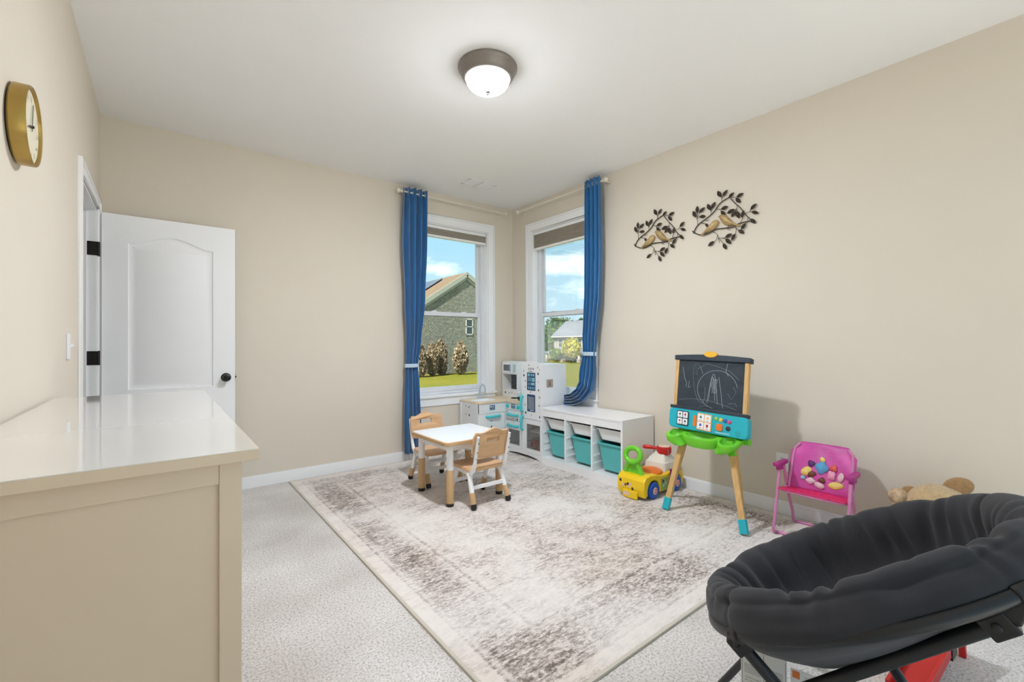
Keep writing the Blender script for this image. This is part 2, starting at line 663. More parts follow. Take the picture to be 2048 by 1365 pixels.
def inset(poly, d):
    n = len(poly)
    out = []
    for i in range(n):
        p0, p, p1 = Vector(poly[i - 1]), Vector(poly[i]), Vector(poly[(i + 1) % n])
        e0, e1 = (p - p0).normalized(), (p1 - p).normalized()
        n0, n1 = Vector((-e0.y, e0.x)), Vector((-e1.y, e1.x))
        b = (n0 + n1)
        b = b / max(1e-6, b.dot(n0)) if b.length > 1e-6 else n0
        q = p + b * d
        out.append((q.x, q.y))
    return out


mm = MB()
lps = [panel_loop(-0.177, 0.302, 0.853, 1.85, 0.066), panel_loop(-0.177, 0.302, 0.21, 0.70, 0)]
outer = [(DX0, DZ0), (DX1, DZ0), (DX1, DZ1), (DX0, DZ1)]
for yy, sg in ((DY0, 1), (DY1, -1)):
    flat = outer + lps[0] + lps[1]
    tri = tessellate_polygon([[Vector((u, v, 0)) for u, v in lp] for lp in [outer] + lps])
    mm.add([(u, yy, v) for u, v in flat], [tuple(t) for t in tri])
    for lp in lps:
        rings = []
        for dd, dep in ((0, 0), (0.006, 0.006), (0.016, 0.0085), (0.026, 0.0085), (0.042, 0.003)):
            rings.append([(u, yy + sg * dep, v) for u, v in inset(lp, dd)])
        mm.loops(rings, cap0=False, cap1=True)
for a, b in ((0, 1), (1, 2), (2, 3), (3, 0)):
    (ua, va), (ub, vb) = outer[a], outer[b]
    mm.add([(ua, DY0, va), (ub, DY0, vb), (ub, DY1, vb), (ua, DY1, va)], [(0, 1, 2, 3)])
leaf = part('door_leaf', mm, DOORW, door, smooth=25)
kb = part('door_knob', MB().lathe([(0.0, 0.066), (0.012, 0.066), (0.024, 0.06), (0.028, 0.048), (0.024, 0.036), (0.011, 0.028), (0.010, 0.008), (0.031, 0.007), (0.033, 0.003), (0.033, 0.0)], (0.383, DY0 + 0.001, 0.912), (0, -1, 0), 28), BLACKM, door, 'dark bronze door knob', smooth=40)
part('door_knob', MB().lathe([(0.0, 0.066), (0.012, 0.066), (0.024, 0.06), (0.028, 0.048), (0.024, 0.036), (0.011, 0.028), (0.010, 0.008), (0.031, 0.007), (0.033, 0.003), (0.033, 0.0)], (0.383, DY1 - 0.001, 0.912), (0, 1, 0), 28), BLACKM, door, 'dark bronze door knob', smooth=40)
part('latch_plate', MB().box(DX1 - 0.001, DX1 + 0.002, 3.971, 3.994, 0.885, 0.94).box(DX1, DX1 + 0.01, 3.977, 3.988, 0.905, 0.92), BLACKM, door)
for zc in (0.28, 1.075, 1.785):
    hm = MB().box(XL - 0.004, XL - 0.001 + 0.012, D1 - 0.09, D1 + 0.0, zc - 0.045, zc + 0.045)
    hm.box(DX0 - 0.006, DX0 + 0.001, DY0 - 0.004, DY0 + 0.03, zc - 0.045, zc + 0.045)
    hm = MB().box(XL - 0.045, XL + 0.004, D1 - 0.018, D1 - 0.0145, zc - 0.045, zc + 0.045)
    hm.cyl((XL + 0.010, D1 - 0.014 + 0.02, zc - 0.047), (XL + 0.010, D1 - 0.014 + 0.02, zc + 0.047), 0.007, n=12)
    hm.box(XL + 0.004, XL + 0.012, D1 - 0.018, D1 + 0.012, zc - 0.045, zc + 0.045)
    part('hinge', hm, BLACKM, door, 'dark bronze butt hinge', bevel=0.001)

# ------------------------------------------------------------------ rug
RX0, RX1, RY0, RY1 = 0.838, 3.25, 1.02, 4.085


def rug_material():
    m = bpy.data.materials.new('distressed_rug')
    m.use_nodes = True
    t = NT(m.node_tree)
    tcn = t.n('ShaderNodeTexCoord')
    P = tcn.outputs['Object']
    sx = t.n('ShaderNodeSeparateXYZ')
    t.l(P, sx.inputs[0])
    dx = t.math('MINIMUM', t.math('SUBTRACT', sx.outputs[0], RX0), t.math('SUBTRACT', RX1, sx.outputs[0]))
    dy = t.math('MINIMUM', t.math('SUBTRACT', sx.outputs[1], RY0), t.math('SUBTRACT', RY1, sx.outputs[1]))
    d = t.math('MINIMUM', dx, dy)

    def mapped(sc, scale, detail=5.0, rough=0.65, off=(0, 0, 0)):
        mp_ = t.n('ShaderNodeMapping')
        mp_.inputs['Scale'].default_value = sc
        mp_.inputs['Location'].default_value = off
        t.l(P, mp_.inputs[0])
        n_ = t.n('ShaderNodeTexNoise', i_Scale=scale, i_Detail=detail, i_Roughness=rough)
        t.l(mp_.outputs[0], n_.inputs['Vector'])
        return n_.outputs['Fac']
    big = mapped((1, 1, 1), 1.7, 3, 0.5, (3.1, 0.4, 0))
    mid = mapped((0.6, 1.25, 1), 7.5, 5, 0.7)
    fine = mapped((0.62, 1.25, 1), 62, 5, 0.8)
    weft = mapped((0.12, 1.6, 1), 90, 3, 0.7, (1, 2, 0))
    # worn motif: voronoi cells arranged in the border band and the field
    vo = t.n('ShaderNodeTexVoronoi', i_Scale=7.5, feature='DISTANCE_TO_EDGE')
    t.l(P, vo.inputs['Vector'])
    vo2 = t.n('ShaderNodeTexVoronoi', i_Scale=17.0, feature='F1')
    t.l(P, vo2.inputs['Vector'])
    band = t.ramp(d, [(0.0, (0.0,) * 3), (0.075, (0.0,) * 3), (0.085, (0.7,) * 3), (0.10, (0.25,) * 3), (0.13, (0.95,) * 3), (0.27, (0.9,) * 3), (0.33, (0.25,) * 3), (0.345, (0.9,) * 3), (0.365, (0.2,) * 3), (0.42, (0.36,) * 3), (1.0, (0.42,) * 3)])
    motif = t.ramp(vo.outputs['Distance'], [(0.0, (1,) * 3), (0.05, (0.25,) * 3), (0.12, (0.8,) * 3), (0.2, (0.2,) * 3)])
    motif2 = t.ramp(vo2.outputs['Distance'], [(0.1, (0,) * 3), (0.45, (1,) * 3)])
    a = t.math('MULTIPLY', band, t.math('ADD', t.math('MULTIPLY', motif, 0.35), t.math('ADD', t.math('MULTIPLY', motif2, 0.35), 0.35)))
    wear = t.ramp(big, [(0.36, (0.15,) * 3), (0.62, (1,) * 3)])
    wear2 = t.ramp(mid, [(0.42, (0.0,) * 3), (0.62, (1,) * 3)])
    grain = t.ramp(fine, [(0.40, (0.06,) * 3), (0.60, (1,) * 3)])
    wf = t.ramp(weft, [(0.38, (0.5,) * 3), (0.62, (1,) * 3)])
    k = t.math('MULTIPLY', t.math('ADD', a, t.math('MULTIPLY', wear2, 0.42)), t.math('MULTIPLY', grain, wf))
    k = t.math('MULTIPLY', k, t.math('ADD', t.math('MULTIPLY', wear, 1.25), 0.28), clamp=True)
    c = t.ramp(k, [(0.0, srgb(233, 228, 222)), (0.2, srgb(214, 208, 204)), (0.5, srgb(170, 160, 154)), (1.0, srgb(112, 101, 95))])
    tint = t.ramp(big, [(0.4, srgb(255, 253, 252)), (0.7, srgb(250, 243, 236))])
    c = t.mixc(1.0, c, tint, 'MULTIPLY')
    edge = t.ramp(d, [(0.0, (1,) * 3), (0.014, (1,) * 3), (0.016, (0,) * 3)])
    c = t.mixc(edge, c, srgb(206, 198, 184))
    b = t.n('ShaderNodeBsdfPrincipled', i_Roughness=0.9)
    b.inputs['Specular IOR Level'].default_value = 0.15
    b.inputs['Sheen Weight'].default_value = 0.2
    t.l(c, b.inputs['Base Color'])
    bp = t.n('ShaderNodeBump', i_Strength=0.35, i_Distance=0.003)
    t.l(fine, bp.inputs['Height'])
    t.l(bp.outputs[0], b.inputs['Normal'])
    o = t.n('ShaderNodeOutputMaterial')
    t.l(b.outputs[0], o.inputs[0])
    return m


rm = MB()
nu, nv = 40, 60


def rugz(x, y):
    # the corner by the pink chair curls up a little, elsewhere flat with faint waves
    cx, cy = RX1 - x, y - RY0
    q = max(0.0, 0.10 - math.hypot(cx, cy)) / 0.10
    return 0.010 + 0.009 * q * q + 0.0004 * sin(5 * x + 1) * sin(4 * y)


vt, ft = [], []
for i in range(nu + 1):
    for j in range(nv + 1):
        x, y = RX0 + (RX1 - RX0) * i / nu, RY0 + (RY1 - RY0) * j / nv
        vt.append((x, y, rugz(x, y)))
for i in range(nu):
    for j in range(nv):
        a = i * (nv + 1) + j
        ft.append((a, a + nv + 1, a + nv + 2, a + 1))
k0 = len(vt)
border = [(i, 0) for i in range(nu)] + [(nu, j) for j in range(nv)] + [(i, nv) for i in range(nu, 0, -1)] + [(0, j) for j in range(nv, 0, -1)]
for i, j in border:
    q = vt[i * (nv + 1) + j]
    vt.append((q[0], q[1], 0.0005))
nb = len(border)
for k in range(nb):
    i, j = border[k]
    i2, j2 = border[(k + 1) % nb]
    ft.append((i * (nv + 1) + j, k0 + k, k0 + (k + 1) % nb, i2 * (nv + 1) + j2))
rm.add(vt, ft)
rug = part('area_rug', rm, rug_material(), smooth=40)
tag(rug, 'large distressed ivory and taupe area rug with a faded border on the carpet', 'rug')

# ================================================================== outdoors
def simple_nodes(name, build, rough=0.85):
    m = bpy.data.materials.new(name)
    m.use_nodes = True
    t = NT(m.node_tree)
    b = t.n('ShaderNodeBsdfPrincipled', i_Roughness=rough)
    b.inputs['Specular IOR Level'].default_value = 0.2
    tcn = t.n('ShaderNodeTexCoord')
    col = build(t, tcn.outputs['Object'])
    t.l(col, b.inputs['Base Color'])
    o = t.n('ShaderNodeOutputMaterial')
    t.l(b.outputs[0], o.inputs[0])
    return m


def _grass(t, P):
    n1 = t.n('ShaderNodeTexNoise', i_Scale=9.0, i_Detail=6.0, i_Roughness=0.8)
    n2 = t.n('ShaderNodeTexNoise', i_Scale=0.35, i_Detail=2.0)
    for q in (n1, n2):
        t.l(P, q.inputs['Vector'])
    a = t.ramp(n1.outputs['Fac'], [(0.3, srgb(84, 86, 24)), (0.7, srgb(140, 130, 46))])
    b = t.ramp(n2.outputs['Fac'], [(0.35, srgb(228, 240, 190)), (0.65, srgb(255, 246, 214))])
    return t.mixc(1.0, a, b, 'MULTIPLY')


def _brick(scale, c1, c2, mortar):
    def f(t, P):
        mp_ = t.n('ShaderNodeMapping')
        mp_.inputs['Rotation'].default_value = (R(90), 0, 0)
        t.l(P, mp_.inputs[0])
        br = t.n('ShaderNodeTexBrick', i_Color1=srgb(*c1), i_Color2=srgb(*c2), i_Mortar=srgb(*mortar), i_Scale=scale)
        br.inputs['Mortar Size'].default_value = 0.012
        br.inputs['Brick Width'].default_value = 0.22
        br.inputs['Row Height'].default_value = 0.075
        t.l(mp_.outputs[0], br.inputs['Vector'])
        n = t.n('ShaderNodeTexNoise', i_Scale=7.0, i_Detail=8.0, i_Roughness=0.85)
        t.l(P, n.inputs['Vector'])
        v = t.ramp(n.outputs['Fac'], [(0.36, (0.6, 0.62, 0.57)), (0.5, (1.0, 1.0, 0.96)), (0.64, (1.75, 1.74, 1.68))])
        return t.mixc(1.0, br.outputs[0], v, 'MULTIPLY')
    return f


def _mottle(c1, c2, sc):
    def f(t, P):
        n = t.n('ShaderNodeTexNoise', i_Scale=sc, i_Detail=5.0, i_Roughness=0.75)
        t.l(P, n.inputs['Vector'])
        return t.ramp(n.outputs['Fac'], [(0.32, srgb(*c1)), (0.68, srgb(*c2))])
    return f


GRASS = simple_nodes('lawn_grass', _grass)
BRICK1 = simple_nodes('grey_brick', _brick(1.0, (112, 112, 98), (92, 94, 84), (146, 145, 134)))
BRICK2 = simple_nodes('taupe_brick', _brick(1.0, (136, 120, 110), (112, 100, 92), (156, 148, 140)))
SHING1 = simple_nodes('tan_shingle', _mottle((104, 86, 66), (130, 110, 86), 14.0))
SHING2 = simple_nodes('grey_shingle', _mottle((92, 95, 98), (124, 126, 128), 9.0))
FASC = mat('pale_green_fascia', (158, 160, 144), 0.6, var=0.04)
EXTW = mat('exterior_white', (186, 182, 174), 0.6, var=0.04)
DKGLASS = mat('dark_window_glass', (52, 66, 62), 0.1, var=0.2, vscale=1)
SOLAR = mat('solar_panel_face', (40, 46, 58), 0.2, var=0.1)
LEAFG = simple_nodes('green_leaf', _mottle((40, 66, 16), (104, 134, 38), 1.6), 0.7)
LEAFB = simple_nodes('bright_green_leaf', _mottle((78, 106, 26), (134, 152, 50), 2.0), 0.7)
LEAFY = simple_nodes('yellow_leaf', _mottle((146, 140, 30), (196, 184, 70), 2.0), 0.7)
LEAFT = simple_nodes('dry_tan_leaf', _mottle((108, 92, 68), (182, 164, 134), 5.0), 0.8)
BARK = mat('bark', (92, 76, 58), 0.9, var=0.25, vscale=9)

GZ = -0.5


def ground_z(x, y):
    k = min(1.0, max(0.0, (x - 18) / 46.0))
    return GZ - 2.15 * k


gm = MB()
xs = [-25 + 5 * i for i in range(30)]
ys = [-25 + 5 * i for i in range(30)]
gm.add([(x, y, ground_z(x, y)) for x in xs for y in ys], [(i * 30 + j, (i + 1) * 30 + j, (i + 1) * 30 + j + 1, i * 30 + j + 1) for i in range(29) for j in range(29)])
struct('lawn', gm, GRASS, 'sunlit mown lawn outside the windows', smooth=60)

# neighbour's brick gable --------------------------------------------------
AX, GY, AZ, PT = 14.0, 22.0, 5.35, 0.645
HW, HD = 5.2, 11.0
EZ = AZ - PT * HW
nb_ = thing('neighbour_house', 'grey brick house with a tan gable roof behind dry shrubs', 'house', (AX, GY, GZ))
m = MB()
poly = [(-HW, GZ - 0.3), (HW, GZ - 0.3), (HW, EZ - 0.12), (0, AZ - 0.12), (-HW, EZ - 0.12)]
m.prism(poly, lambda u, v, w_: (AX + u, GY + w_, v), 0, HD)
part('brick_wall', m, BRICK1, nb_)
m = MB()
ov = 0.09
for sgn in (-1, 1):
    xo = sgn * (HW + 0.4)
    zo = AZ - PT * (HW + 0.4)
    m.add([(AX, GY - ov, AZ), (AX + xo, GY - ov, zo), (AX + xo, GY + HD, zo), (AX, GY + HD, AZ),
           (AX, GY - ov, AZ - 0.1), (AX + xo, GY - ov, zo - 0.1), (AX + xo, GY + HD, zo - 0.1), (AX, GY + HD, AZ - 0.1)],
          [(0, 1, 2, 3), (4, 7, 6, 5), (0, 4, 5, 1), (1, 5, 6, 2), (2, 6, 7, 3), (3, 7, 4, 0)])
rf = part('roof', m, SHING1, nb_)
m = MB()
for sgn in (-1, 1):
    m.bar((AX, GY - ov - 0.01, AZ - 0.13), (AX + sgn * (HW + 0.4), GY - ov - 0.01, AZ - PT * (HW + 0.4) - 0.13), 0.06, 0.24, (0, 1, 0))
    m.bar((AX, GY - 0.03, AZ - 0.34), (AX + sgn * HW, GY - 0.03, EZ - 0.34), 0.05, 0.16, (0, 1, 0))
part('rake_board', m, FASC, nb_)
m = MB()
for i in range(2):
    for j in range(4):
        u0_, u1_ = 0.35 + i * 1.75, 0.35 + i * 1.75 + 1.68
        y0_ = GY + 2.2 + j * 1.05
        pts = []
        for (u, y) in ((u0_, y0_), (u1_, y0_), (u1_, y0_ + 1.0), (u0_, y0_ + 1.0)):
            pts.append((AX - u, y, AZ - PT * u + 0.05))
        m2 = MB().add(pts + [(a, b, c + 0.06) for a, b, c in pts], [(3, 2, 1, 0), (4, 5, 6, 7), (0, 1, 5, 4), (1, 2, 6, 5), (2, 3, 7, 6), (3, 0, 4, 7)])
        part('solar_panel', m2, SOLAR, nb_)
wn = part('window', MB().box(13.93, 14.0, GY - 0.03, GY + 0.02, 1.70, 2.62).box(14.38, 14.45, GY - 0.03, GY + 0.02, 1.70, 2.62).box(13.93, 14.45, GY - 0.03, GY + 0.02, 2.57, 2.64).box(13.93, 14.45, GY - 0.03, GY + 0.02, 1.68, 1.75).box(13.93, 14.45, GY - 0.03, GY + 0.02, 2.14, 2.19), EXTW, nb_)
part('pane', MB().box(14.0, 14.38, GY - 0.01, GY + 0.015, 1.75, 2.14), DKGLASS, wn)
part('pane', MB().box(14.0, 14.38, GY - 0.01, GY + 0.015, 2.19, 2.57), DKGLASS, wn)


def leaf_cloud(m, c, rad, n, size, rng, up_bias=0.0):
    """n small bent leaf clumps spread over an ellipsoid shell"""
    for _ in range(n):
        d = Vector((rng.gauss(0, 1), rng.gauss(0, 1), rng.gauss(0, 1))).normalized()
        k = rng.uniform(0.55, 1.0) ** 0.5 * (1 + 0.12 * sin(7 * d.x + 3 * c[0]) * sin(6 * d.z + 5 * d.y))
        p = Vector((c[0] + d.x * rad[0] * k, c[1] + d.y * rad[1] * k, c[2] + d.z * rad[2] * k))
        a = Vector((rng.gauss(0, 1), rng.gauss(0, 1), rng.gauss(0, 1) + up_bias)).normalized()
        x, y, z = frame_from(a)
        s_ = size * rng.uniform(0.6, 1.3)
        m.add([p - a * s_, p + x * s_ * 0.5, p + a * s_, p - x * s_ * 0.5 + y * s_ * 0.2], [(0, 1, 2, 3)])


def shrub(name, label, x, y, h, r, lm, seed, group, conical=True, zb=None):
    rng = random.Random(seed)
    zb = ground_z(x, y) if zb is None else zb
    t = thing(name, label, 'shrub', (x, y, zb), group)
    m = MB()
    tiers = 9
    for i in range(tiers):
        k = i / (tiers - 1)
        rr = r * (0.30 + 0.75 * sin(PI * (0.22 + 0.72 * k)) ** 1.2) * rng.uniform(0.85, 1.15) if conical else r * (0.55 + 0.45 * sin(PI * (0.2 + 0.7 * k)))
        leaf_cloud(m, (x + rng.uniform(-.1, .1) * r, y + rng.uniform(-.1, .1) * r, zb + 0.12 + h * (0.06 + 0.88 * k)), (rr, rr, h / tiers * 0.95), 330, 0.075 if conical else 0.1, rng, 2.0 if conical else 0.0)
    if conical:
        leaf_cloud(m, (x, y, zb + h * 0.55), (r * 1.0, r * 1.0, h * 0.52), 900, 0.10, rng, 3.0)
    part('foliage', m, lm, t)
    m = MB()
    for i in range(5):
        a = 2 * PI * i / 5
        m.tube([(x + 0.05 * cos(a), y + 0.05 * sin(a), zb - 0.05), (x + r * 0.35 * cos(a), y + r * 0.35 * sin(a), zb + h * 0.7)], [0.025, 0.008], 6)
    part('stems', m, BARK, t)
    return t


SHG = 'dry shrubs by the brick house'
shrub('dry_shrub', 'dry tan shrub at the open end of the row beside the brick house', 12.72, 20.6, 1.62, 0.42, LEAFT, 1, SHG)
shrub('dry_shrub', 'dry tan shrub second in the row from its open end', 11.78, 21.1, 1.72, 0.33, LEAFT, 2, SHG)
shrub('dry_shrub', 'dry tan shrub third in the row from its open end', 11.0, 20.6, 1.55, 0.32, LEAFT, 3, SHG)
shrub('dry_shrub', 'dry tan shrub in the row hard by the blue curtain', 10.2, 20.3, 1.45, 0.32, LEAFT, 4, SHG)
shrub('dry_shrub', 'low greenish dry shrub between the tall dry shrubs', 12.22, 21.6, 0.75, 0.16, LEAFT, 5, SHG)

# far house -----------------------------------------------------------------
FX, FZ = 66.0, -2.75
fh = thing('far_house', 'two-storey taupe brick house with a grey shingle roof and porch', 'house', (FX, 62, FZ))
FY0, FY1 = 53.0, 69.0
E0 = 2.72
part('brick_wall', MB().box(FX, FX + 8, FY0, FY1, FZ - 0.4, E0), BRICK2, fh)
m = MB()
m.add([(FX - 0.5, FY0 - .4, E0), (FX - 0.5, FY1 + .4, E0), (FX + 4, FY1 + .4, 6.1), (FX + 4, FY0 - .4, 6.1), (FX + 8.5, FY0 - .4, E0), (FX + 8.5, FY1 + .4, E0)],
      [(0, 1, 2, 3), (3, 2, 5, 4), (0, 3, 4), (1, 5, 2), (0, 4, 5, 1)])
part('roof', m, SHING2, fh)
part('gutter', MB().box(FX - 0.6, FX - 0.35, FY0 - .4, FY1 + .4, E0 - 0.25, E0 - 0.02), EXTW, fh)
for yc in (67.0, 65.6, 61.6):
    n = 1 if yc < 63 else 1
    wn = part('window', MB().box(FX - 0.08, FX + 0.02, yc - 0.62, yc + 0.62, 0.35, 2.25), EXTW, fh)
    part('pane', MB().box(FX - 0.1, FX, yc - 0.5, yc + 0.5, 1.36, 2.12), DKGLASS, wn)
    part('pane', MB().box(FX - 0.1, FX, yc - 0.5, yc + 0.5, 0.48, 1.26), DKGLASS, wn)
m = MB()
m.add([(FX - 2.6, FY0, -0.75), (FX - 2.6, 69.2, -0.75), (FX, 69.2, 0.05), (FX, FY0, 0.05), (FX - 2.6, FY0, -1.0), (FX - 2.6, 69.2, -1.0), (FX, 69.2, -1.0), (FX, FY0, -1.0)],
      [(0, 1, 2, 3), (4, 7, 6, 5), (0, 4, 5, 1), (1, 5, 6, 2), (2, 6, 7, 3), (3, 7, 4, 0)])
part('porch_roof', m, SHING2, fh)
for yc in (68.8, 64.2, 59.6):
    part('porch_column', MB().box(FX - 2.5, FX - 2.05, yc - 0.22, yc + 0.22, FZ + 0.9, -1.0), EXTW, fh)
    part('column_base', MB().box(FX - 2.65, FX - 1.9, yc - 0.4, yc + 0.4, FZ - 0.3, FZ + 0.9), BRICK2, fh)
part('entry_door', MB().box(FX - 0.06, FX + 0.02, 62.2, 63.3, FZ + 0.1, FZ + 2.3), DKGLASS, fh)
part('window', MB().box(FX - 0.06, FX + 0.02, 65.4, 67.6, FZ + 0.7, FZ + 2.2), DKGLASS, fh)


def tree(name, label, x, y, h, r, lm, seed, cat='tree', trunk=True, group=None, leaf=0.3, n=2200):
    rng = random.Random(seed)
    zb = ground_z(x, y)
    t = thing(name, label, cat, (x, y, zb), group)
    m = MB()
    for i in range(7):
        a = rng.uniform(0, 2 * PI)
        k = rng.uniform(0, 0.45) * r
        c = (x + k * cos(a), y + k * sin(a), zb + h * rng.uniform(0.45 if trunk else 0.3, 0.78))
        leaf_cloud(m, c, (r * 0.62, r * 0.62, h * 0.24), n // 7, leaf, rng)
    leaf_cloud(m, (x, y, zb + h * 0.55), (r * 0.95, r * 0.95, h * 0.42), n // 2, leaf, rng)
    m.ell((x, y, zb + h * 0.55), (r * 0.8, r * 0.8, h * 0.36), 14, 9, 0.12, rng)
    part('foliage', m, lm, t)
    part('trunk', MB().tube([(x, y, zb - 0.2), (x, y, zb + h * 0.5)], [0.05 * r + 0.03, 0.02 * r + 0.02], 8), BARK, t)
    return t


TG = 'trees behind the far house'
tree('broadleaf_tree', 'tall green tree standing at the corner of the far house', 71, 74.6, 8.6, 3.6, LEAFG, 11, group=TG)
tree('broadleaf_tree', 'green tree further from the far house, against the sash edge', 72, 82.6, 8.2, 4.0, LEAFG, 12, group=TG)
for i, (x, y, h) in enumerate(((88, 90, 11.4), (88, 79.5, 11.0), (90, 69, 11.6))):
    tree('broadleaf_tree', ['green treetop behind the grey roof, next to the tall corner tree', 'green treetop behind the middle of the grey roof', 'green treetop behind the end of the grey roof by the blue curtain'][i], x, y, h, 4.6, LEAFG, 20 + i, group=TG, leaf=0.45)
tree('ornamental_tree', 'small yellow-green tree in front of the far porch', 57.0, 55.2, 4.6, 1.9, LEAFY, 31, leaf=0.16)
tree('leafy_bush', 'round bright green bush in front of the far porch', 57.5, 59.4, 2.6, 1.5, LEAFB, 32, cat='shrub', trunk=False, leaf=0.16)

# ================================================================== fixtures
# ceiling light
lx, ly = 1.47, 2.075
cl = thing('ceiling_light', 'flush ceiling light with bronze ring and frosted glass bowl', 'ceiling light', (lx, ly, H))
part('ring', MB().lathe([(0.165, 0.0), (0.170, -0.005), (0.170, -0.012), (0.166, -0.016), (0.158, -0.030), (0.152, -0.044), (0.1495, -0.046), (0.148, -0.052), (0.1455, -0.054), (0.143, -0.060), (0.140, -0.066), (0.134, -0.070), (0.128, -0.070), (0.122, -0.060), (0.12, -0.02)], (lx, ly, H), n=56), mat('brushed_bronze', (140, 132, 126), 0.4, 0.35, var=0.08, vscale=6), cl, 'bronze stepped ring', smooth=40)
LAMPM = bpy.data.materials.new('lit_frosted_glass')
LAMPM.use_nodes = True
t = NT(LAMPM.node_tree)
nn = t.n('ShaderNodeTexNoise', i_Scale=30.0)
em = t.n('ShaderNodeEmission', i_Color=(*LAMP_COLOR, 1))
# glow weighted to the bowl's flat bottom to keep a halo off the ceiling
gz = t.n('ShaderNodeNewGeometry')
sz_ = t.n('ShaderNodeSeparateXYZ')
t.l(gz.outputs['Normal'], sz_.inputs[0])
low = t.math('ADD', t.math('POWER', t.math('MAXIMUM', t.math('MULTIPLY', sz_.outputs[2], -1.0), 0.0), 7.5), 0.016)
t.l(t.math('MULTIPLY', t.math('MULTIPLY', low, t.math('ADD', t.math('MULTIPLY', nn.outputs['Fac'], 0.1), 0.95)), LAMP_STRENGTH), em.inputs['Strength'])
o_ = t.n('ShaderNodeOutputMaterial')
t.l(em.outputs[0], o_.inputs[0])
prof = [(0.127 * cos(a) ** 0.8 if a < 1.57 else 0.0, -0.062 - 0.078 * sin(a)) for a in [i * PI / 2 / 14 for i in range(15)]]
part('glass_bowl', MB().lathe(prof, (lx, ly, H), n=56), LAMPM, cl, 'glowing frosted glass bowl', smooth=60)
part('finial', MB().lathe([(0.0, -0.162), (0.005, -0.161), (0.009, -0.155), (0.007, -0.150), (0.014, -0.146), (0.016, -0.141), (0.011, -0.137)], (lx, ly, H), n=20), BLACKM, cl, smooth=40)

# ceiling vent
VX0, VX1, VY0, VY1 = 2.312, 2.632, 3.562, 3.732
vt_ = thing('ceiling_vent', 'white louvred supply register in the ceiling near the corner', 'vent', ((VX0 + VX1) / 2, (VY0 + VY1) / 2, H))
DARKV = mat('duct_dark', (62, 60, 58), 0.9, var=0.1)
zz = H - 0.006
part('frame', MB().box(VX0, VX1, VY0, VY0 + .022, zz, H).box(VX0, VX1, VY1 - .022, VY1, zz, H).box(VX0, VX0 + .022, VY0, VY1, zz, H).box(VX1 - .022, VX1, VY0, VY1, zz, H).box((VX0 + VX1) / 2 - .008, (VX0 + VX1) / 2 + .008, VY0, VY1, zz, H), WHITE, vt_, bevel=0.001)
part('backing', MB().box(VX0 + .02, VX1 - .02, VY0 + .02, VY1 - .02, H - 0.0012, H - 0.0004), DARKV, vt_)
ns = 9
for half in (0, 1):
    xa = VX0 + .024 if half == 0 else (VX0 + VX1) / 2 + .01
    xb = (VX0 + VX1) / 2 - .01 if half == 0 else VX1 - .024
    for i in range(ns):
        y = VY0 + .028 + (VY1 - VY0 - .056) * i / (ns - 1)
        part('louvre', MB().add([(xa, y - .0025, H - .002), (xb, y - .0025, H - .002), (xb, y + .0025, H - .0065), (xa, y + .0025, H - .0065), (xa, y - .0015, H - .0015), (xb, y - .0015, H - .0015), (xb, y + .0035, H - .006), (xa, y + .0035, H - .006)], [(0, 1, 2, 3), (7, 6, 5, 4), (0, 4, 5, 1), (2, 6, 7, 3)]), WHITE, vt_)

# wall clock
ky, kz, kr, kd = 1.868, 1.79, 0.112, 0.041
ck = thing('wall_clock', 'round gold-rimmed wall clock with a cream dial', 'clock', (XL, ky, kz))
part('case', MB().lathe([(kr - 0.004, 0.004), (kr, 0.008), (kr, kd - 0.004), (kr - 0.002, kd), (kr - 0.006, kd), (kr - 0.008, kd - 0.003), (kr - 0.009, kd - 0.010), (0.02, kd - 0.011)], (XL, ky, kz), (1, 0, 0), 64), GOLD, ck, 'brushed gold drum case', smooth=35)
part('backing', MB().lathe([(kr - 0.012, 0.0), (kr - 0.012, 0.006), (0.0, 0.006)], (XL, ky, kz), (1, 0, 0), 40), BLACKP, ck)
fx = XL + kd - 0.008
dl = part('dial', MB().lathe([(0.0, 0.0), (kr - 0.010, 0.0), (kr - 0.010, -0.003)], (fx, ky, kz), (1, 0, 0), 48), CREAM, ck)
for i in range(12):
    a = 2 * PI * i / 12
    s_ = str(12 if i == 0 else i)
    vs, fs = text_mesh(s_, 0.020)
    wx = max(v.x for v in vs)
    cy_, cz_ = ky + 0.082 * sin(a), kz + 0.082 * cos(a)
    part('numeral', MB().add([(fx + 0.0008, cy_ + (v.x - wx / 2), cz_ + v.y - 0.007) for v in vs], fs), BLACKM, dl)
part('minute_hand', MB().bar((fx + 0.003, ky, kz - 0.012), (fx + 0.003, ky + 0.012, kz + 0.068), 0.001, 0.004, (1, 0, 0)), BLACKM, ck)
part('hour_hand', MB().bar((fx + 0.0045, ky, kz), (fx + 0.0045, ky - 0.042, kz - 0.012), 0.001, 0.005, (1, 0, 0)), BLACKM, ck)
part('centre_pin', MB().lathe([(0.004, 0), (0.004, 0.007), (0, 0.008)], (fx, ky, kz), (1, 0, 0), 14), BLACKM, ck)

# light switch
sy, sz = 2.795, 1.152
sw = thing('light_switch', 'white light switch plate beside the doorway', 'switch', (XL, sy, sz))
part('plate', MB().box(XL, XL + 0.006, sy - 0.036, sy + 0.036, sz - 0.058, sz + 0.058), WHITE, sw, bevel=0.002)
part('toggle', MB().bar((XL + 0.004, sy, sz - 0.002), (XL + 0.019, sy, sz + 0.008), 0.010, 0.012, (0, 1, 0)), WHITE, sw, bevel=0.001)

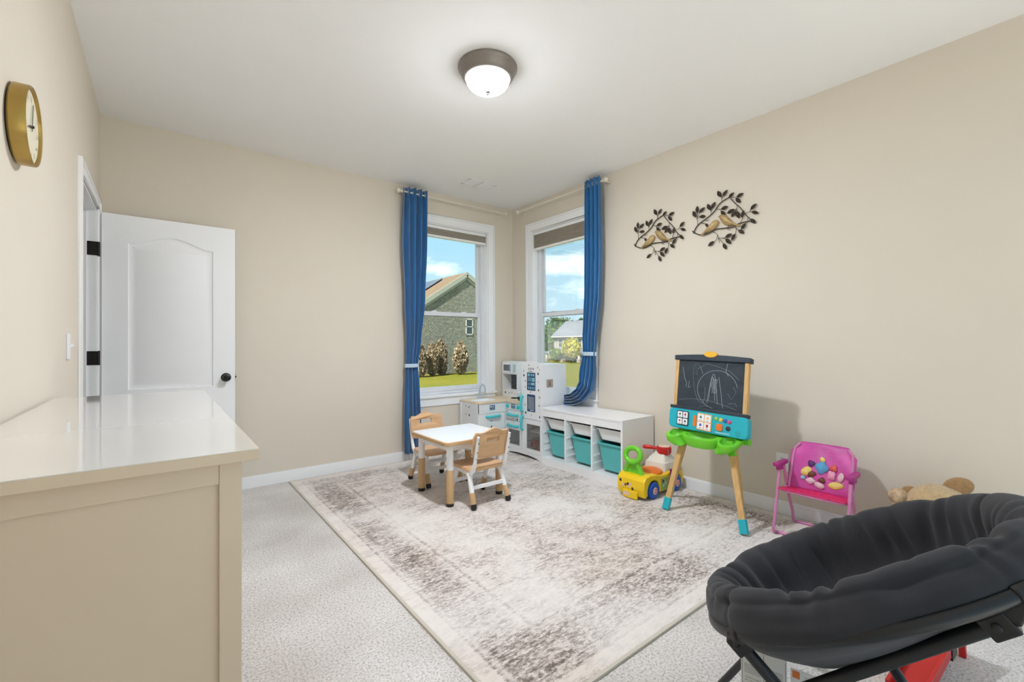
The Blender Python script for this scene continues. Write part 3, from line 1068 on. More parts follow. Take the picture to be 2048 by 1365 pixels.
# outlet on the right wall
oy, oz = 1.222, 0.353
ot = thing('wall_outlet', 'white duplex outlet low on the wall beside the pink chair', 'outlet', (XR, oy, oz))
part('cover_plate', MB().box(XR - 0.006, XR, oy - 0.038, oy + 0.038, oz - 0.06, oz + 0.06), WHITE, ot, bevel=0.002)
for dz in (0.022, -0.022):
    rc = part('receptacle', MB().lathe([(0.0165, 0.005), (0.0165, 0.0075), (0.015, 0.0085), (0, 0.0085)], (XR, oy, oz + dz), (-1, 0, 0), 24), WHITE, ot, smooth=40)
    part('slot', MB().box(XR - 0.0092, XR - 0.008, oy - 0.007, oy - 0.005, oz + dz - 0.002, oz + dz + 0.007), BLACKP, rc)
    part('slot', MB().box(XR - 0.0092, XR - 0.008, oy + 0.005, oy + 0.007, oz + dz - 0.002, oz + dz + 0.006), BLACKP, rc)
    part('slot', MB().lathe([(0.0025, 0.008), (0.0025, 0.0092), (0, 0.0092)], (XR, oy, oz + dz - 0.008), (-1, 0, 0), 10), BLACKP, rc)

# ------------------------------------------------------------------ bird wall art
BR= [[(-0.2375, 0.1578), (-0.2108, 0.2023), (-0.1701, 0.2321), (-0.1079, 0.2617), (-0.0636, 0.2944), (-0.0363, 0.3304), (0.0012, 0.3527), (0.0432, 0.368)], [(0.0535, 0.3601), (0.0838, 0.3161), (0.1237, 0.2703), (0.153, 0.2226), (0.1867, 0.1795), (0.2058, 0.1602)], [(-0.2433, 0.1784), (-0.217, 0.1537), (-0.1766, 0.1348), (-0.12, 0.1318), (-0.0592, 0.1519), (-0.0003, 0.1488), (0.0672, 0.1441), (0.1028, 0.1572), (0.1427, 0.1614), (0.1962, 0.1623)], [(-0.202, 0.206), (-0.2017, 0.2445), (-0.2073, 0.2734)], [(-0.2015, 0.2831), (-0.181, 0.3086)], [(-0.2034, 0.2559), (-0.2012, 0.3106)], [(-0.2015, 0.2748), (-0.1842, 0.2764)], [(-0.0923, 0.277), (-0.0953, 0.3073)], [(-0.0938, 0.2962), (-0.0881, 0.3174)], [(-0.0121, 0.3508), (-0.0092, 0.3817)], [(-0.0082, 0.3709), (0.0004, 0.3871)], [(0.0586, 0.364), (0.0892, 0.356), (0.0993, 0.3559)], [(-0.0581, 0.3064), (-0.0258, 0.296), (-0.0151, 0.2971)], [(-0.0258, 0.296), (-0.0163, 0.2789)], [(0.1013, 0.2937), (0.0986, 0.2686), (0.091, 0.2566)], [(0.0986, 0.2712), (0.0834, 0.2687)], [(0.0986, 0.2686), (0.0995, 0.2515)], [(0.139, 0.2029), (0.1354, 0.1859), (0.1229, 0.1631)], [(0.153, 0.2226), (0.1871, 0.2272), (0.2038, 0.2222)], [(0.1846, 0.2262), (0.1944, 0.2405)], [(0.1747, 0.1872), (0.1721, 0.1676), (0.1632, 0.1503)], [(0.0825, 0.1461), (0.0925, 0.1311), (0.1085, 0.1124)], [(0.0916, 0.139), (0.0924, 0.1131), (0.0872, 0.091)], [(-0.0812, 0.1403), (-0.0487, 0.1151), (-0.0328, 0.0802), (-0.0012, 0.0374)], [(-0.0328, 0.0828), (-0.0115, 0.0788), (0.0139, 0.0792)], [(-0.0062, 0.0794), (0.0159, 0.0668)], [(-0.0461, 0.1066), (-0.0544, 0.0736), (-0.0735, 0.0638)], [(-0.0381, 0.0865), (-0.0304, 0.0479)], [(-0.1731, 0.2245), (-0.1532, 0.2186), (-0.1351, 0.2093)], [(-0.1416, 0.2422), (-0.1276, 0.2348), (-0.1109, 0.2365)], [(0.0285, 0.1392), (0.0517, 0.124)], [(-0.2462, 0.179), (-0.2315, 0.1705)], [(0.0416, 0.1625), (0.0337, 0.1485)]]
LF= [((-0.2131, 0.2791), (-0.2362, 0.3272)), ((-0.2013, 0.3095), (-0.2038, 0.3582)), ((-0.1839, 0.3082), (-0.1466, 0.336)), ((-0.187, 0.2759), (-0.1414, 0.2721)), ((-0.0953, 0.3063), (-0.1183, 0.3535)), ((-0.0898, 0.3157), (-0.0631, 0.3558)), ((-0.0145, 0.3847), (-0.0398, 0.4323)), ((-0.0012, 0.3865), (0.028, 0.4217)), ((0.0406, 0.3635), (0.0742, 0.391)), ((0.0968, 0.3555), (0.1418, 0.3677)), ((0.0917, 0.3502), (0.1215, 0.3117)), ((-0.0178, 0.2957), (0.0297, 0.301)), ((-0.0179, 0.2809), (0.0136, 0.2435)), ((0.0845, 0.2695), (0.0345, 0.2554)), ((0.092, 0.2574), (0.0627, 0.2228)), ((0.0975, 0.2535), (0.1132, 0.2036)), ((0.1473, 0.2467), (0.1356, 0.2037)), ((0.1944, 0.2395), (0.2303, 0.2692)), ((0.2015, 0.2238), (0.2416, 0.2059)), ((0.1939, 0.1754), (0.2246, 0.1411)), ((0.1632, 0.1519), (0.1325, 0.1177)), ((0.1075, 0.1152), (0.1446, 0.0858)), ((0.0872, 0.091), (0.0639, 0.0505)), ((-0.0022, 0.0375), (0.0195, -0.0057)), ((0.0123, 0.0785), (0.0566, 0.0944)), ((0.0148, 0.0685), (0.0509, 0.0306)), ((-0.0708, 0.066), (-0.1123, 0.0412)), ((-0.1374, 0.213), (-0.1129, 0.1834))]
B1= [(-0.1766, 0.1304), (-0.1584, 0.122), (-0.1453, 0.1368), (-0.1199, 0.1443), (-0.0839, 0.1462), (-0.0592, 0.1625), (-0.0401, 0.1852), (-0.0329, 0.2075), (-0.0425, 0.2186), (-0.0587, 0.2238), (-0.074, 0.2192), (-0.0862, 0.2057), (-0.1112, 0.1922), (-0.1309, 0.1693), (-0.1565, 0.1472)]
B2= [(-0.038, 0.2416), (-0.0288, 0.249), (-0.0128, 0.2559), (0.0162, 0.245), (0.0472, 0.2118), (0.0751, 0.1761), (0.1028, 0.1582), (0.1237, 0.1476), (0.1187, 0.1374), (0.1027, 0.1418), (0.075, 0.1565), (0.0467, 0.1572), (0.0156, 0.1691), (-0.008, 0.1915), (-0.0211, 0.2181), (-0.0263, 0.2325)]
IRON = mat('dark_bronze_iron', (58, 48, 38), 0.5, 0.4, var=0.18, vscale=40)
GOLDL = mat('antique_gold_bird', (186, 160, 112), 0.45, 0.35, var=0.2, vscale=50, bump=0.3, bscale=120, bdist=0.004)


def bird_art(cy, z0, label, tweak):
    t = thing('bird_wall_art', label, 'wall art', (XR, cy, z0 + 0.2), 'metal bird branches on the wall')
    pt = lambda q, d=0.012: (XR - d, cy - q[0], z0 + q[1])

    def smoothline(l):
        if len(l) < 3:
            return l
        out = []
        for i in range(len(l) - 1):
            p0, p1, p2, p3 = l[max(0, i - 1)], l[i], l[i + 1], l[min(len(l) - 1, i + 2)]
            for k in range(4):
                s_ = k / 4
                out.append(tuple(0.5 * (2 * p1[j] + (p2[j] - p0[j]) * s_ + (2 * p0[j] - 5 * p1[j] + 4 * p2[j] - p3[j]) * s_ ** 2 + (3 * p1[j] - p0[j] - 3 * p2[j] + p3[j]) * s_ ** 3) for j in (0, 1)))
        return out + [l[-1]]
    m = MB()
    for i, l in enumerate(BR):
        r_ = 0.0042 if i in (0, 2) else (0.0032 if i == 1 else 0.0018)
        m.tube([pt(q) for q in smoothline(l)], r_, 7)
    # stand-offs that hold it to the wall
    for q in (BR[0][2], BR[2][6], BR[1][3]):
        m.cyl(pt(q, 0.0), pt(q, 0.012), 0.002, n=6)
    part('branch', m, IRON, t, smooth=50)
    for a, b in LF:
        a2, b2 = Vector(a), Vector(b)
        d = b2 - a2
        ln = d.length * 1.12
        d.normalize()
        s_ = Vector((-d.y, d.x))
        wd = ln * 0.24
        rng_ = 0.010 + 0.004 * RNG.random()
        top, edge = [], []
        n = 7
        vs = []
        for i in range(n + 1):
            k = i / n
            wk = wd * sin(PI * min(1, k * 0.97 + 0.02)) ** 0.85
            c = a2 + d * ln * k
            for sg in (-1, 0, 1):
                q = c + s_ * wk * sg
                vs.append(pt((q.x, q.y), rng_ + (0.004 if sg == 0 else 0) + 0.004 * sin(PI * k)))
        fs = []
        for i in range(n):
            for j in range(2):
                fs.append((i * 3 + j, i * 3 + j + 1, (i + 1) * 3 + j + 1, (i + 1) * 3 + j))
        part('leaf', MB().add(vs, fs), IRON, t, smooth=50, solid=0.0012)
    for pl in (B1, B2):
        c = Vector((sum(q[0] for q in pl) / len(pl), sum(q[1] for q in pl) / len(pl)))
        rings = []
        for k, dd in ((1.0, 0.010), (1.0, 0.016), (0.86, 0.023), (0.6, 0.030), (0.28, 0.034)):
            rings.append([pt(tuple(c + (Vector(q) - c) * k), dd) for q in pl])
        part('bird', MB().loops(rings), GOLDL, t, 'antique gold bird', smooth=60)
    return t


bird_art(1.604, 1.855, 'dark metal branch with two gold birds, the one farther from the blue curtain', 0)
bird_art(2.150, 1.848, 'dark metal branch with two gold birds, the one nearer the blue curtain', 1)


# ------------------------------------------------------------------ curtain rods
def rod(label, p0, p1, wall, nearfin):
    p0, p1 = Vector(p0), Vector(p1)
    d = (p1 - p0).normalized()
    t = thing('curtain_rod', label, 'curtain rod', p0)
    part('pole', MB().cyl(p0 + d * 0.05, p1 - d * 0.05, 0.0075, n=14), ROPEW, t, smooth=40)
    part('inner_pole', MB().cyl(p0 + (p1 - p0) * 0.33, p1 - d * 0.052, 0.0085, n=14), ROPEW, t, smooth=40)
    for e, s_ in ((p0, 1), (p1, -1)):
        ax = d * s_
        part('finial', MB().lathe([(0.0, 0.0), (0.010, 0.003), (0.020, 0.012), (0.023, 0.022), (0.018, 0.032), (0.009, 0.037), (0.013, 0.041), (0.013, 0.046), (0.009, 0.05), (0.0095, 0.058), (0.0, 0.058)], e, ax, 16), ROPEW, t, smooth=25)
        q = e + ax * 0.055
        wv = Vector(wall)
        br_ = MB().bar(q, q + wv * (0.085 if abs(wv.y) else 0.088), 0.012, 0.012, (0, 0, 1))
        br_.lathe([(0.014, -0.006), (0.014, 0.006), (0.0, 0.006)], q, d, 14)
        wq = q + wv * (0.083 if abs(wv.y) else 0.086)
        br_.bar(wq, wq + wv * 0.004, 0.03, 0.05, (0, 0, 1) if False else d)
        part('bracket', br_, ROPEW, t, bevel=0.001)
    return t


ROD1 = [(1.785, 4.05, 2.652), (3.135, 4.05, 2.652)]
ROD2 = [(3.19, 2.622, 2.655), (3.19, 3.945, 2.655)]
rod('ivory curtain rod with ball finials over the window facing the brick gable', ROD1[0], ROD1[1], (0, 1, 0), 0)
rod('ivory curtain rod with ball finials over the window facing the far house', ROD2[0], ROD2[1], (1, 0, 0), 0)


# ------------------------------------------------------------------ curtains
def curtain(label, rows, axis, nrm, nf, seed, rodpts, tie_i):
    rng = random.Random(seed)
    ph = [rng.uniform(0, 6.28) for _ in range(4)]
    t = thing('curtain', label, 'curtain', rows[-1][0])
    # resample rows smoothly
    rs = []
    for i in range(len(rows) - 1):
        n = 7
        for k in range(n):
            s_ = k / n
            s_ = s_ * s_ * (3 - 2 * s_) if True else s_
            a, b = rows[i], rows[i + 1]
            rs.append((Vector(a[0]).lerp(Vector(b[0]), k / n), a[1] + (b[1] - a[1]) * s_, a[2] + (b[2] - a[2]) * s_, Vector(a[3]).lerp(Vector(b[3]), s_)))
    a = rows[-1]
    rs.append((Vector(a[0]), a[1], a[2], Vector(a[3])))
    M_ = nf * 12
    vs = []
    zrod = rodpts[0][2]
    rrod = min(range(len(rs)), key=lambda i: abs(rs[i][0].z - zrod))
    cross, last = [], None
    for ri, (c, hw, amp, ax) in enumerate(rs):
        ax = ax.normalized()
        nn_ = Vector(nrm)
        z = ri / len(rs)
        for j in range(M_ + 1):
            s_ = j / M_ * 2 - 1
            wob = 0.6 * sin(3.1 * s_ + ph[0] + 2.0 * z) + 0.4 * sin(7.3 * s_ + ph[1] - 1.5 * z)
            q = sin(s_ * PI * nf + 0.5 * wob + ph[2])
            depth = amp * (q + 0.25 * sin(2 * s_ * PI * nf + ph[3] + z * 2)) + 0.15 * amp * wob
            off = hw * (s_ + 0.16 / nf * sin(2 * PI * nf * s_ + ph[3]))
            vs.append(c + ax * off + nn_ * depth)
            if ri == rrod:      # the cloth crosses the pole here, so an eyelet sits here
                if last is not None and (last[0] < 0) != (depth < 0):
                    k_ = last[0] / (last[0] - depth)
                    cross.append((c + ax * (last[1] + (off - last[1]) * k_) - Vector(rodpts[0])).dot(ax))
                last = (depth, off)
    fs = []
    for i in range(len(rs) - 1):
        for j in range(M_):
            o = i * (M_ + 1) + j
            fs.append((o, o + 1, o + M_ + 2, o + M_ + 1))
    part('panel', MB().add(vs, fs), BLUE, t, smooth=80, solid=0.003)
    # tieback band: flattened ring round the gathered cloth
    c, hw, amp, ax = rs[tie_i * 7]
    ax = ax.normalized()
    nn_ = Vector(nrm)
    rings = []
    for dz in (-0.018, -0.014, 0.014, 0.018):
        rr = 1.0 if abs(dz) < 0.016 else 0.98
        rings.append([c + ax * (hw * 1.07 + 0.004) * rr * cos(a) + nn_ * (amp * 1.35 + 0.008) * rr * sin(a) + Vector((0, 0, dz)) for a in [2 * PI * k / 28 for k in range(28)]])
    part('tieback', MB().loops(rings, False, False), BLUEL, t, 'pale tieback band', smooth=50, solid=0.003)
    rp0, rp1 = Vector(rodpts[0]), Vector(rodpts[1])
    d = (rp1 - rp0).normalized()
    for e in cross:
        p = rp0 + d * e
        x, y, z = frame_from(d)
        part('eyelet', MB().tube([p + x * 0.021 * cos(a) + y * 0.021 * sin(a) for a in [2 * PI * k / 20 for k in range(20)]], 0.0035, 6, closed=True), CHROME, t, smooth=60)
    return t


X_, Y_ = (1, 0, 0), (0, 1, 0)
curtain('blue velvet curtain hanging to the floor behind the small table', [
    ((1.979, 4.05, 2.70), 0.125, 0.030, X_), ((1.973, 4.05, 2.45), 0.130, 0.030, X_), ((1.968, 4.05, 2.17), 0.132, 0.032, X_),
    ((1.967, 4.05, 1.60), 0.108, 0.034, X_), ((1.950, 4.05, 1.15), 0.076, 0.030, X_), ((1.934, 4.05, 0.945), 0.062, 0.024, X_),
    ((1.934, 4.05, 0.70), 0.076, 0.034, X_), ((1.938, 4.05, 0.38), 0.085, 0.036, X_), ((1.936, 4.05, 0.085), 0.080, 0.036, X_)],
    X_, (0, -1, 0), 4, 3, ROD1, 5)
curtain('blue velvet curtain whose hem is swept onto the white storage unit', [
    ((3.19, 2.798, 2.705), 0.097, 0.028, Y_), ((3.19, 2.794, 2.45), 0.101, 0.028, Y_), ((3.19, 2.792, 2.0), 0.104, 0.03, Y_),
    ((3.19, 2.80, 1.6), 0.098, 0.03, Y_), ((3.19, 2.835, 1.25), 0.085, 0.028, Y_), ((3.19, 2.848, 1.057), 0.074, 0.022, Y_),
    ((3.19, 2.865, 0.87), 0.094, 0.03, (0, 1, 0.12)), ((3.19, 2.885, 0.745), 0.085, 0.032, (0, 0.85, 0.45)), ((3.185, 2.955, 0.655), 0.07, 0.034, (0, 0.55, 0.8)),
    ((3.18, 3.05, 0.606), 0.058, 0.042, (0, 0.15, 1)), ((3.18, 3.13, 0.5965), 0.052, 0.04, (0, 0.0, 1)), ((3.19, 3.186, 0.59), 0.016, 0.012, (0, 0.0, 1))],
    Y_, (-1, 0, 0), 4, 9, ROD2, 5)


# ------------------------------------------------------------------ shades
SHADE = mat('grey_linen_shade', (158, 150, 138), 0.8, var=0.12, vscale=20, stretch=(0.3, 0.3, 12), bump=0.2, bscale=200, bdist=0.002)


def shade(label, fn, W, zb, npl):
    u0, u1 = W['u0'] + 0.016, W['u1'] - 0.016
    zt = W['z1'] - 0.014
    t = thing('window_shade', label, 'window shade', fn((u0 + u1) / 2, 0.04, zt))

    def bx(ua, ub, wa, wb, za, zb_):
        p, q = fn(ua, wa, za), fn(ub, wb, zb_)
        return MB().box(p[0], q[0], p[1], q[1], p[2], q[2])
    part('headrail', bx(u0, u1, 0.015, 0.062, zt - 0.03, zt), TRIM, t, bevel=0.002)
    hh = (zt - 0.03 - zb - 0.022) / npl
    for i in range(npl):
        za = zb + 0.022 + i * hh
        poly = [(0.022, za), (0.014, za + hh / 2), (0.022, za + hh), (0.052, za + hh), (0.06, za + hh / 2), (0.052, za)]
        part('pleat', MB().prism(poly, lambda w_, z, u: fn(u, w_, z), u0 + 0.004, u1 - 0.004), SHADE, t)
    part('bottom_rail', bx(u0, u1, 0.014, 0.06, zb, zb + 0.022), TRIM, t, bevel=0.002)


shade('raised grey pleated shade in the window facing the brick gable', fB, W1, 2.283, 4)
shade('grey pleated shade hanging a little lower in the window facing the far house', fR, W2, 2.205, 9)

# ================================================================== dresser
DRS = mat('dresser_paint', (222, 200, 174), 0.4, var=0.02, vscale=3, coat=0.1)
DRT = mat('dresser_top_reflection', (238, 234, 227), 0.14, var=0.01, vscale=3, coat=1.0)  # white base colour stands in for reflections of door and walls
dx0, dx1, dy0, dy1, dz = -0.322, 0.150, 0.982, 2.42, 0.955
ds = thing('dresser', 'cream dresser with a glossy top painted in reflected white against the clock wall', 'dresser', ((dx0 + dx1) / 2, (dy0 + dy1) / 2, 0))
tp_ = part('top', MB().box(dx0, dx1, dy0, dy1, dz - 0.022, dz - 0.0015), DRS, ds, bevel=0.0015)
part('reflection_sheet', MB().box(dx0 + 0.001, dx1 - 0.001, dy0 + 0.001, dy1 - 0.001, dz - 0.0016, dz), DRT, tp_, 'glossy top sheet painted white for reflections')
ex0, ex1, ey0, ey1 = dx0 + 0.008, 0.123, dy0 + 0.022, dy1 - 0.022
for yy, sg in ((ey0, 1), (ey1, -1)):
    for xx in (ex0, ex1 - 0.037):
        part('post', MB().box(xx, xx + 0.037, yy, yy + sg * 0.037, 0, dz - 0.022), DRS, ds, bevel=0.0015)
    part('end_rail', MB().box(ex0 + 0.037, ex1 - 0.037, yy + sg * 0.002, yy + sg * 0.03, dz - 0.022 - 0.042, dz - 0.022), DRS, ds, bevel=0.001)
    part('end_rail', MB().box(ex0 + 0.037, ex1 - 0.037, yy + sg * 0.002, yy + sg * 0.03, 0.09, 0.16), DRS, ds, bevel=0.001)
    part('end_panel', MB().box(ex0 + 0.037, ex1 - 0.037, yy + sg * 0.010, yy + sg * 0.024, 0.15, dz - 0.06), DRS, ds)
part('back_panel', MB().box(ex0, ex0 + 0.008, ey0 + 0.037, ey1 - 0.037, 0.09, dz - 0.022), DRS, ds)
part('bottom_rail', MB().box(ex1 - 0.03, ex1 - 0.004, ey0 + 0.037, ey1 - 0.037, 0.09, 0.15), DRS, ds)
part('centre_post', MB().box(ex1 - 0.03, ex1 - 0.004, (ey0 + ey1) / 2 - 0.018, (ey0 + ey1) / 2 + 0.018, 0.15, dz - 0.022), DRS, ds)
ya, yb_ = ey0 + 0.040, ey1 - 0.040
zr = [0.152, 0.36, 0.565, 0.77, dz - 0.026]
for c_ in range(2):
    y0_ = ya if c_ == 0 else (ya + yb_) / 2 + 0.021
    y1_ = (ya + yb_) / 2 - 0.021 if c_ == 0 else yb_
    for r_ in range(4):
        dr = part('drawer', MB().box(ex0 + 0.05, ex1 - 0.006, y0_, y1_, zr[r_] + 0.004, zr[r_ + 1] - 0.004), DRS, ds, bevel=0.0015)
        for k in ((0.25, 0.75) if r_ < 3 else (0.5,)):
            part('knob', MB().lathe([(0.006, 0.0), (0.006, 0.012), (0.014, 0.016), (0.015, 0.022), (0.010, 0.027), (0, 0.028)], (ex1 - 0.007, y0_ + (y1_ - y0_) * k, (zr[r_] + zr[r_ + 1]) / 2), (1, 0, 0), 16), DRS, dr, smooth=40)

# ================================================================== children's table
tx, ty, th_ = 1.815, 2.957, 0.472
tb = thing('activity_table', 'small square white-topped table with tan rim and two-tone legs', 'table', (tx, ty, 0.011))
hs = 0.285
fT = lambda u, v, w_: (tx + u, ty + v, w_)
part('rim', MB().prism(rrect(-hs, hs, -hs, hs, 0.045, 6), fT, th_ - 0.026, th_), TANE, tb, 'tan rounded rim', bevel=0.004, seg=3)
part('top_board', MB().prism(rrect(-hs + 0.014, hs - 0.014, -hs + 0.014, hs - 0.014, 0.034, 6), fT, th_ - 0.003, th_ + 0.0012), WHITEL, tb, 'white laminate top')
m = MB()
for sg in (-1, 1):
    m.box(tx - 0.21, tx + 0.21, ty + sg * 0.222 - 0.008, ty + sg * 0.222 + 0.008, th_ - 0.072, th_ - 0.024)
    m.box(tx + sg * 0.222 - 0.008, tx + sg * 0.222 + 0.008, ty - 0.21, ty + 0.21, th_ - 0.072, th_ - 0.024)
part('apron', m, WHITE, tb, bevel=0.002)
for sx_ in (-1, 1):
    for sy_ in (-1, 1):
        cx, cy = tx + sx_ * 0.215, ty + sy_ * 0.218
        lg = part('leg', MB().lathe([(0.0, 0.20), (0.0245, 0.20), (0.0245, th_ - 0.03), (0.0, th_ - 0.03)], (cx, cy, 0), n=28), WHITE, tb, smooth=40)
        part('sleeve', MB().lathe([(0.0, 0.034), (0.0275, 0.034), (0.0275, 0.262), (0.0265, 0.266), (0.0, 0.266)], (cx, cy, 0), n=28), TANE, lg, 'tan lower sleeve', smooth=40)
        part('foot', MB().lathe([(0.0, 0.0096), (0.025, 0.0096), (0.027, 0.013), (0.027, 0.034), (0.0, 0.034)], (cx, cy, 0), n=28), BLACKP, lg, 'dark rubber foot', smooth=40)


# ------------------------------------------------------------------ children's chair, faces +y locally
def kid_chair(label, loc, rotz, group):
    t = thing('child_chair', label, 'chair', loc, group, rotz, world=False)
    # seat: rounded, slightly dished board
    so = rrect(-0.155, 0.155, -0.135, 0.15, 0.055, 6)
    rings = []
    for k, z in ((0.93, 0.242), (1.0, 0.246), (1.0, 0.260), (0.985, 0.266), (0.9, 0.266), (0.6, 0.260), (0.2, 0.257)):
        rings.append([Vector((u * k, v * k + 0.004, z)) for u, v in so])
    part('seat', MB().loops(rings), TAN, t, 'tan moulded seat', smooth=50)
    # backrest with scalloped top and bone-shaped hand hole
    prof = []
    for k in range(25):
        s_ = k / 24
        u = -0.150 + 0.300 * s_
        v = 0.203 + 0.015 * cos((s_ - 0.5) * 2 * PI * 1.5)
        e = abs(2 * s_ - 1)
        if e > 0.86:
            v -= 0.045 * ((e - 0.86) / 0.14) ** 2
        prof.append((u, v))
    outer_ = [(-0.128, 0.006), (-0.105, 0.0), (0.105, 0.0), (0.128, 0.006), (0.143, 0.03), (0.150, 0.09)] + prof[::-1] + [(-0.150, 0.09), (-0.143, 0.03)]
    hole = []
    for k in range(28):
        a = 2 * PI * k / 28
        u = 0.056 * cos(a)
        hole.append((u, 0.138 + 0.027 * math.copysign(abs(sin(a)) ** 0.62, sin(a)) * (0.68 + 0.5 * cos(a) ** 2)))
    tilt = R(11)

    def fb(u, v, w_):
        bend = -0.022 * (u / 0.15) ** 2 * -1
        return Vector((u, -0.158 + bend - sin(tilt) * v - cos(tilt) * w_, 0.335 + cos(tilt) * v - sin(tilt) * w_))
    part('backrest', MB().holed(outer_, [hole[::-1]], fb, -0.008, 0.008), TAN, t, 'tan backrest with a bone-shaped hand hole', smooth=50, bevel=0.0012)
    for sg in (-1, 1):
        x = sg * 0.135
        # bowed upright: from the back edge down and forward under the seat
        pts = [(x, -0.203, 0.50), (x, -0.188, 0.44), (x, -0.172, 0.37), (x, -0.158, 0.31), (x, -0.138, 0.26), (x, -0.10, 0.228), (x, -0.05, 0.215)]
        part('upright', MB().tube(pts, [0.011, 0.013, 0.014, 0.015, 0.018, 0.018, 0.014], 10, flat=0.8), WHITE, t, smooth=60)
        part('side_rail', MB().bar((x, -0.11, 0.226), (x, 0.12, 0.232), 0.02, 0.026, (1, 0, 0)), WHITE, t, bevel=0.004)
        for ya_, yb2 in ((-0.085, -0.170), (0.075, 0.165)):
            a, b = Vector((x, ya_, 0.232)), Vector((sg * 0.150, yb2, 0.0))
            at = lambda k: a.lerp(b, k)
            lg = part('leg', MB().tube([at(0), at(0.62)], [0.019, 0.0165], 14), WHITE, t, smooth=40)
            part('sleeve', MB().tube([at(0.56), at(0.9)], [0.0195, 0.0195], 14), TANE, lg, 'tan lower sleeve', smooth=40)
            part('foot', MB().tube([at(0.87), at(0.96), at(1.0)], [0.0205, 0.021, 0.018], 14), BLACKP, lg, 'dark rubber foot', smooth=40)
        for k, (yy, zz_) in enumerate(((-0.193, 0.455), (-0.178, 0.39), (-0.166, 0.345))):
            part('screw', MB().lathe([(0.004, 0), (0.004, 0.002), (0, 0.003)], (sg * 0.135, yy - 0.0125, zz_), (0, -1, 0.2), 10), BLACKP, t)
    for yy in (-0.122, 0.115):
        part('stretcher', MB().box(-0.135, 0.135, yy - 0.007, yy + 0.007, 0.118, 0.145), WHITE, t, bevel=0.003)
    return t


CG = 'children chairs at the small table'
kid_chair('tan child chair pushed in on the side of the table away from the window', (1.838, 2.735, 0.0158), 0.0, CG)
kid_chair('tan child chair tucked between the small table and the blue curtain', (1.81, 3.335, 0.0158), PI, CG)

# ================================================================== storage unit with bins
ux0, ux1, uy0, uy1, uz = 2.845, 3.262, 2.207, 3.165, 0.545
un = thing('storage_unit', 'low white storage unit with three open bays of plastic bins', 'storage unit', ((ux0 + ux1) / 2, (uy0 + uy1) / 2, 0.011))
T = 0.018
part('top', MB().box(ux0 + 0.003, ux1, uy0 + T, uy1 - T, uz - T, uz), WHITEL, un, bevel=0.001)
for y in (uy0, uy1 - T):
    part('side_panel', MB().box(ux0, ux1, y, y + T, 0.0096, uz), WHITEL, un, bevel=0.001)
bay = (uy1 - uy0 - 4 * T) / 3
ycs = []
for i in range(3):
    yb0 = uy0 + T + i * (bay + T)
    ycs.append(yb0 + bay / 2)
    if i:
        part('divider', MB().box(ux0 + 0.001, ux1, yb0 - T, yb0, 0.067, uz - T), WHITEL, un, bevel=0.001)
    part('fascia', MB().box(ux0 + 0.007, ux0 + 0.022, yb0, yb0 + bay, uz - T - 0.062, uz - T), WHITEL, un, bevel=0.001)
    for zz_ in (0.4345, 0.3135, 0.215, 0.15):
        for yy in (yb0, yb0 + bay - 0.007):
            part('runner', MB().box(ux0 + 0.02, ux1 - 0.02, yy, yy + 0.007, zz_ - 0.012, zz_), WHITE, un)
part('bottom_shelf', MB().box(ux0 + 0.002, ux1, uy0 + T, uy1 - T, 0.06, 0.076), WHITEL, un, bevel=0.001)
part('plinth', MB().box(ux0 + 0.002, ux0 + 0.02, uy0 + T, uy1 - T, 0.0096, 0.06), WHITEL, un)
part('back_panel', MB().box(ux1 - 0.006, ux1 - 0.001, uy0 + T, uy1 - T, 0.06, uz - T), WHITEL, un)


def bin_(name, label, cat, group, cx, cy, z0, z1, lx_, ly_, tp, m_, inner):
    t = thing(name, label, cat, (cx, cy, z0), group)

    def ring(hx, hy, z, r):
        return [Vector((cx + u, cy + v, z)) for u, v in rrect(-hx, hx, -hy, hy, r, 4)]
    hx, hy = lx_ / 2, ly_ / 2
    rings = [ring(hx - tp - 0.012, hy - tp - 0.012, z0, 0.02), ring(hx - tp, hy - tp, z0 + 0.008, 0.028), ring(hx, hy, z1 - 0.022, 0.03), ring(hx, hy, z1 - 0.014, 0.03),
             ring(hx + 0.014, hy + 0.013, z1 - 0.012, 0.034), ring(hx + 0.014, hy + 0.013, z1, 0.034), ring(hx - 0.003, hy - 0.003, z1, 0.028), ring(hx - tp - 0.004, hy - tp - 0.004, z0 + 0.012, 0.024)]
    part('tub', MB().loops(rings, True, True), m_, t, smooth=35)
    if inner:
        rng = random.Random(int(cy * 100))
        for i in range(7):
            part('toy', MB().ell((cx - hx * 0.6 + hx * 1.2 * rng.random(), cy - hy * 0.55 + hy * 1.1 * rng.random(), z0 + (z1 - z0) * rng.uniform(0.55, 0.68)), (rng.uniform(.03, .055), rng.uniform(.03, .05), rng.uniform(.03, .045)), 12, 8), mat('toy_dark_%d' % (i % 3), [(52, 50, 54), (88, 78, 74), (40, 58, 66)][i % 3], 0.6, var=0.3, vscale=30), t, smooth=60)
    return t


names = ['bay beside the ride-on car', 'middle bay', 'bay beside the play kitchen']
for i in range(3):
    cy = ycs[i]
    bin_('storage_tub', 'deep teal plastic tub in the %s of the storage unit' % names[i], 'bin', 'teal tubs in the storage unit', 3.068, cy, 0.094, 0.325, 0.345, 0.262, 0.026, TEAL, True)
    bin_('storage_tray', 'shallow white plastic tray in the %s of the storage unit' % names[i], 'bin', 'white trays in the storage unit', 3.062, cy, 0.342, 0.446, 0.345, 0.262, 0.020, WHITE, False)

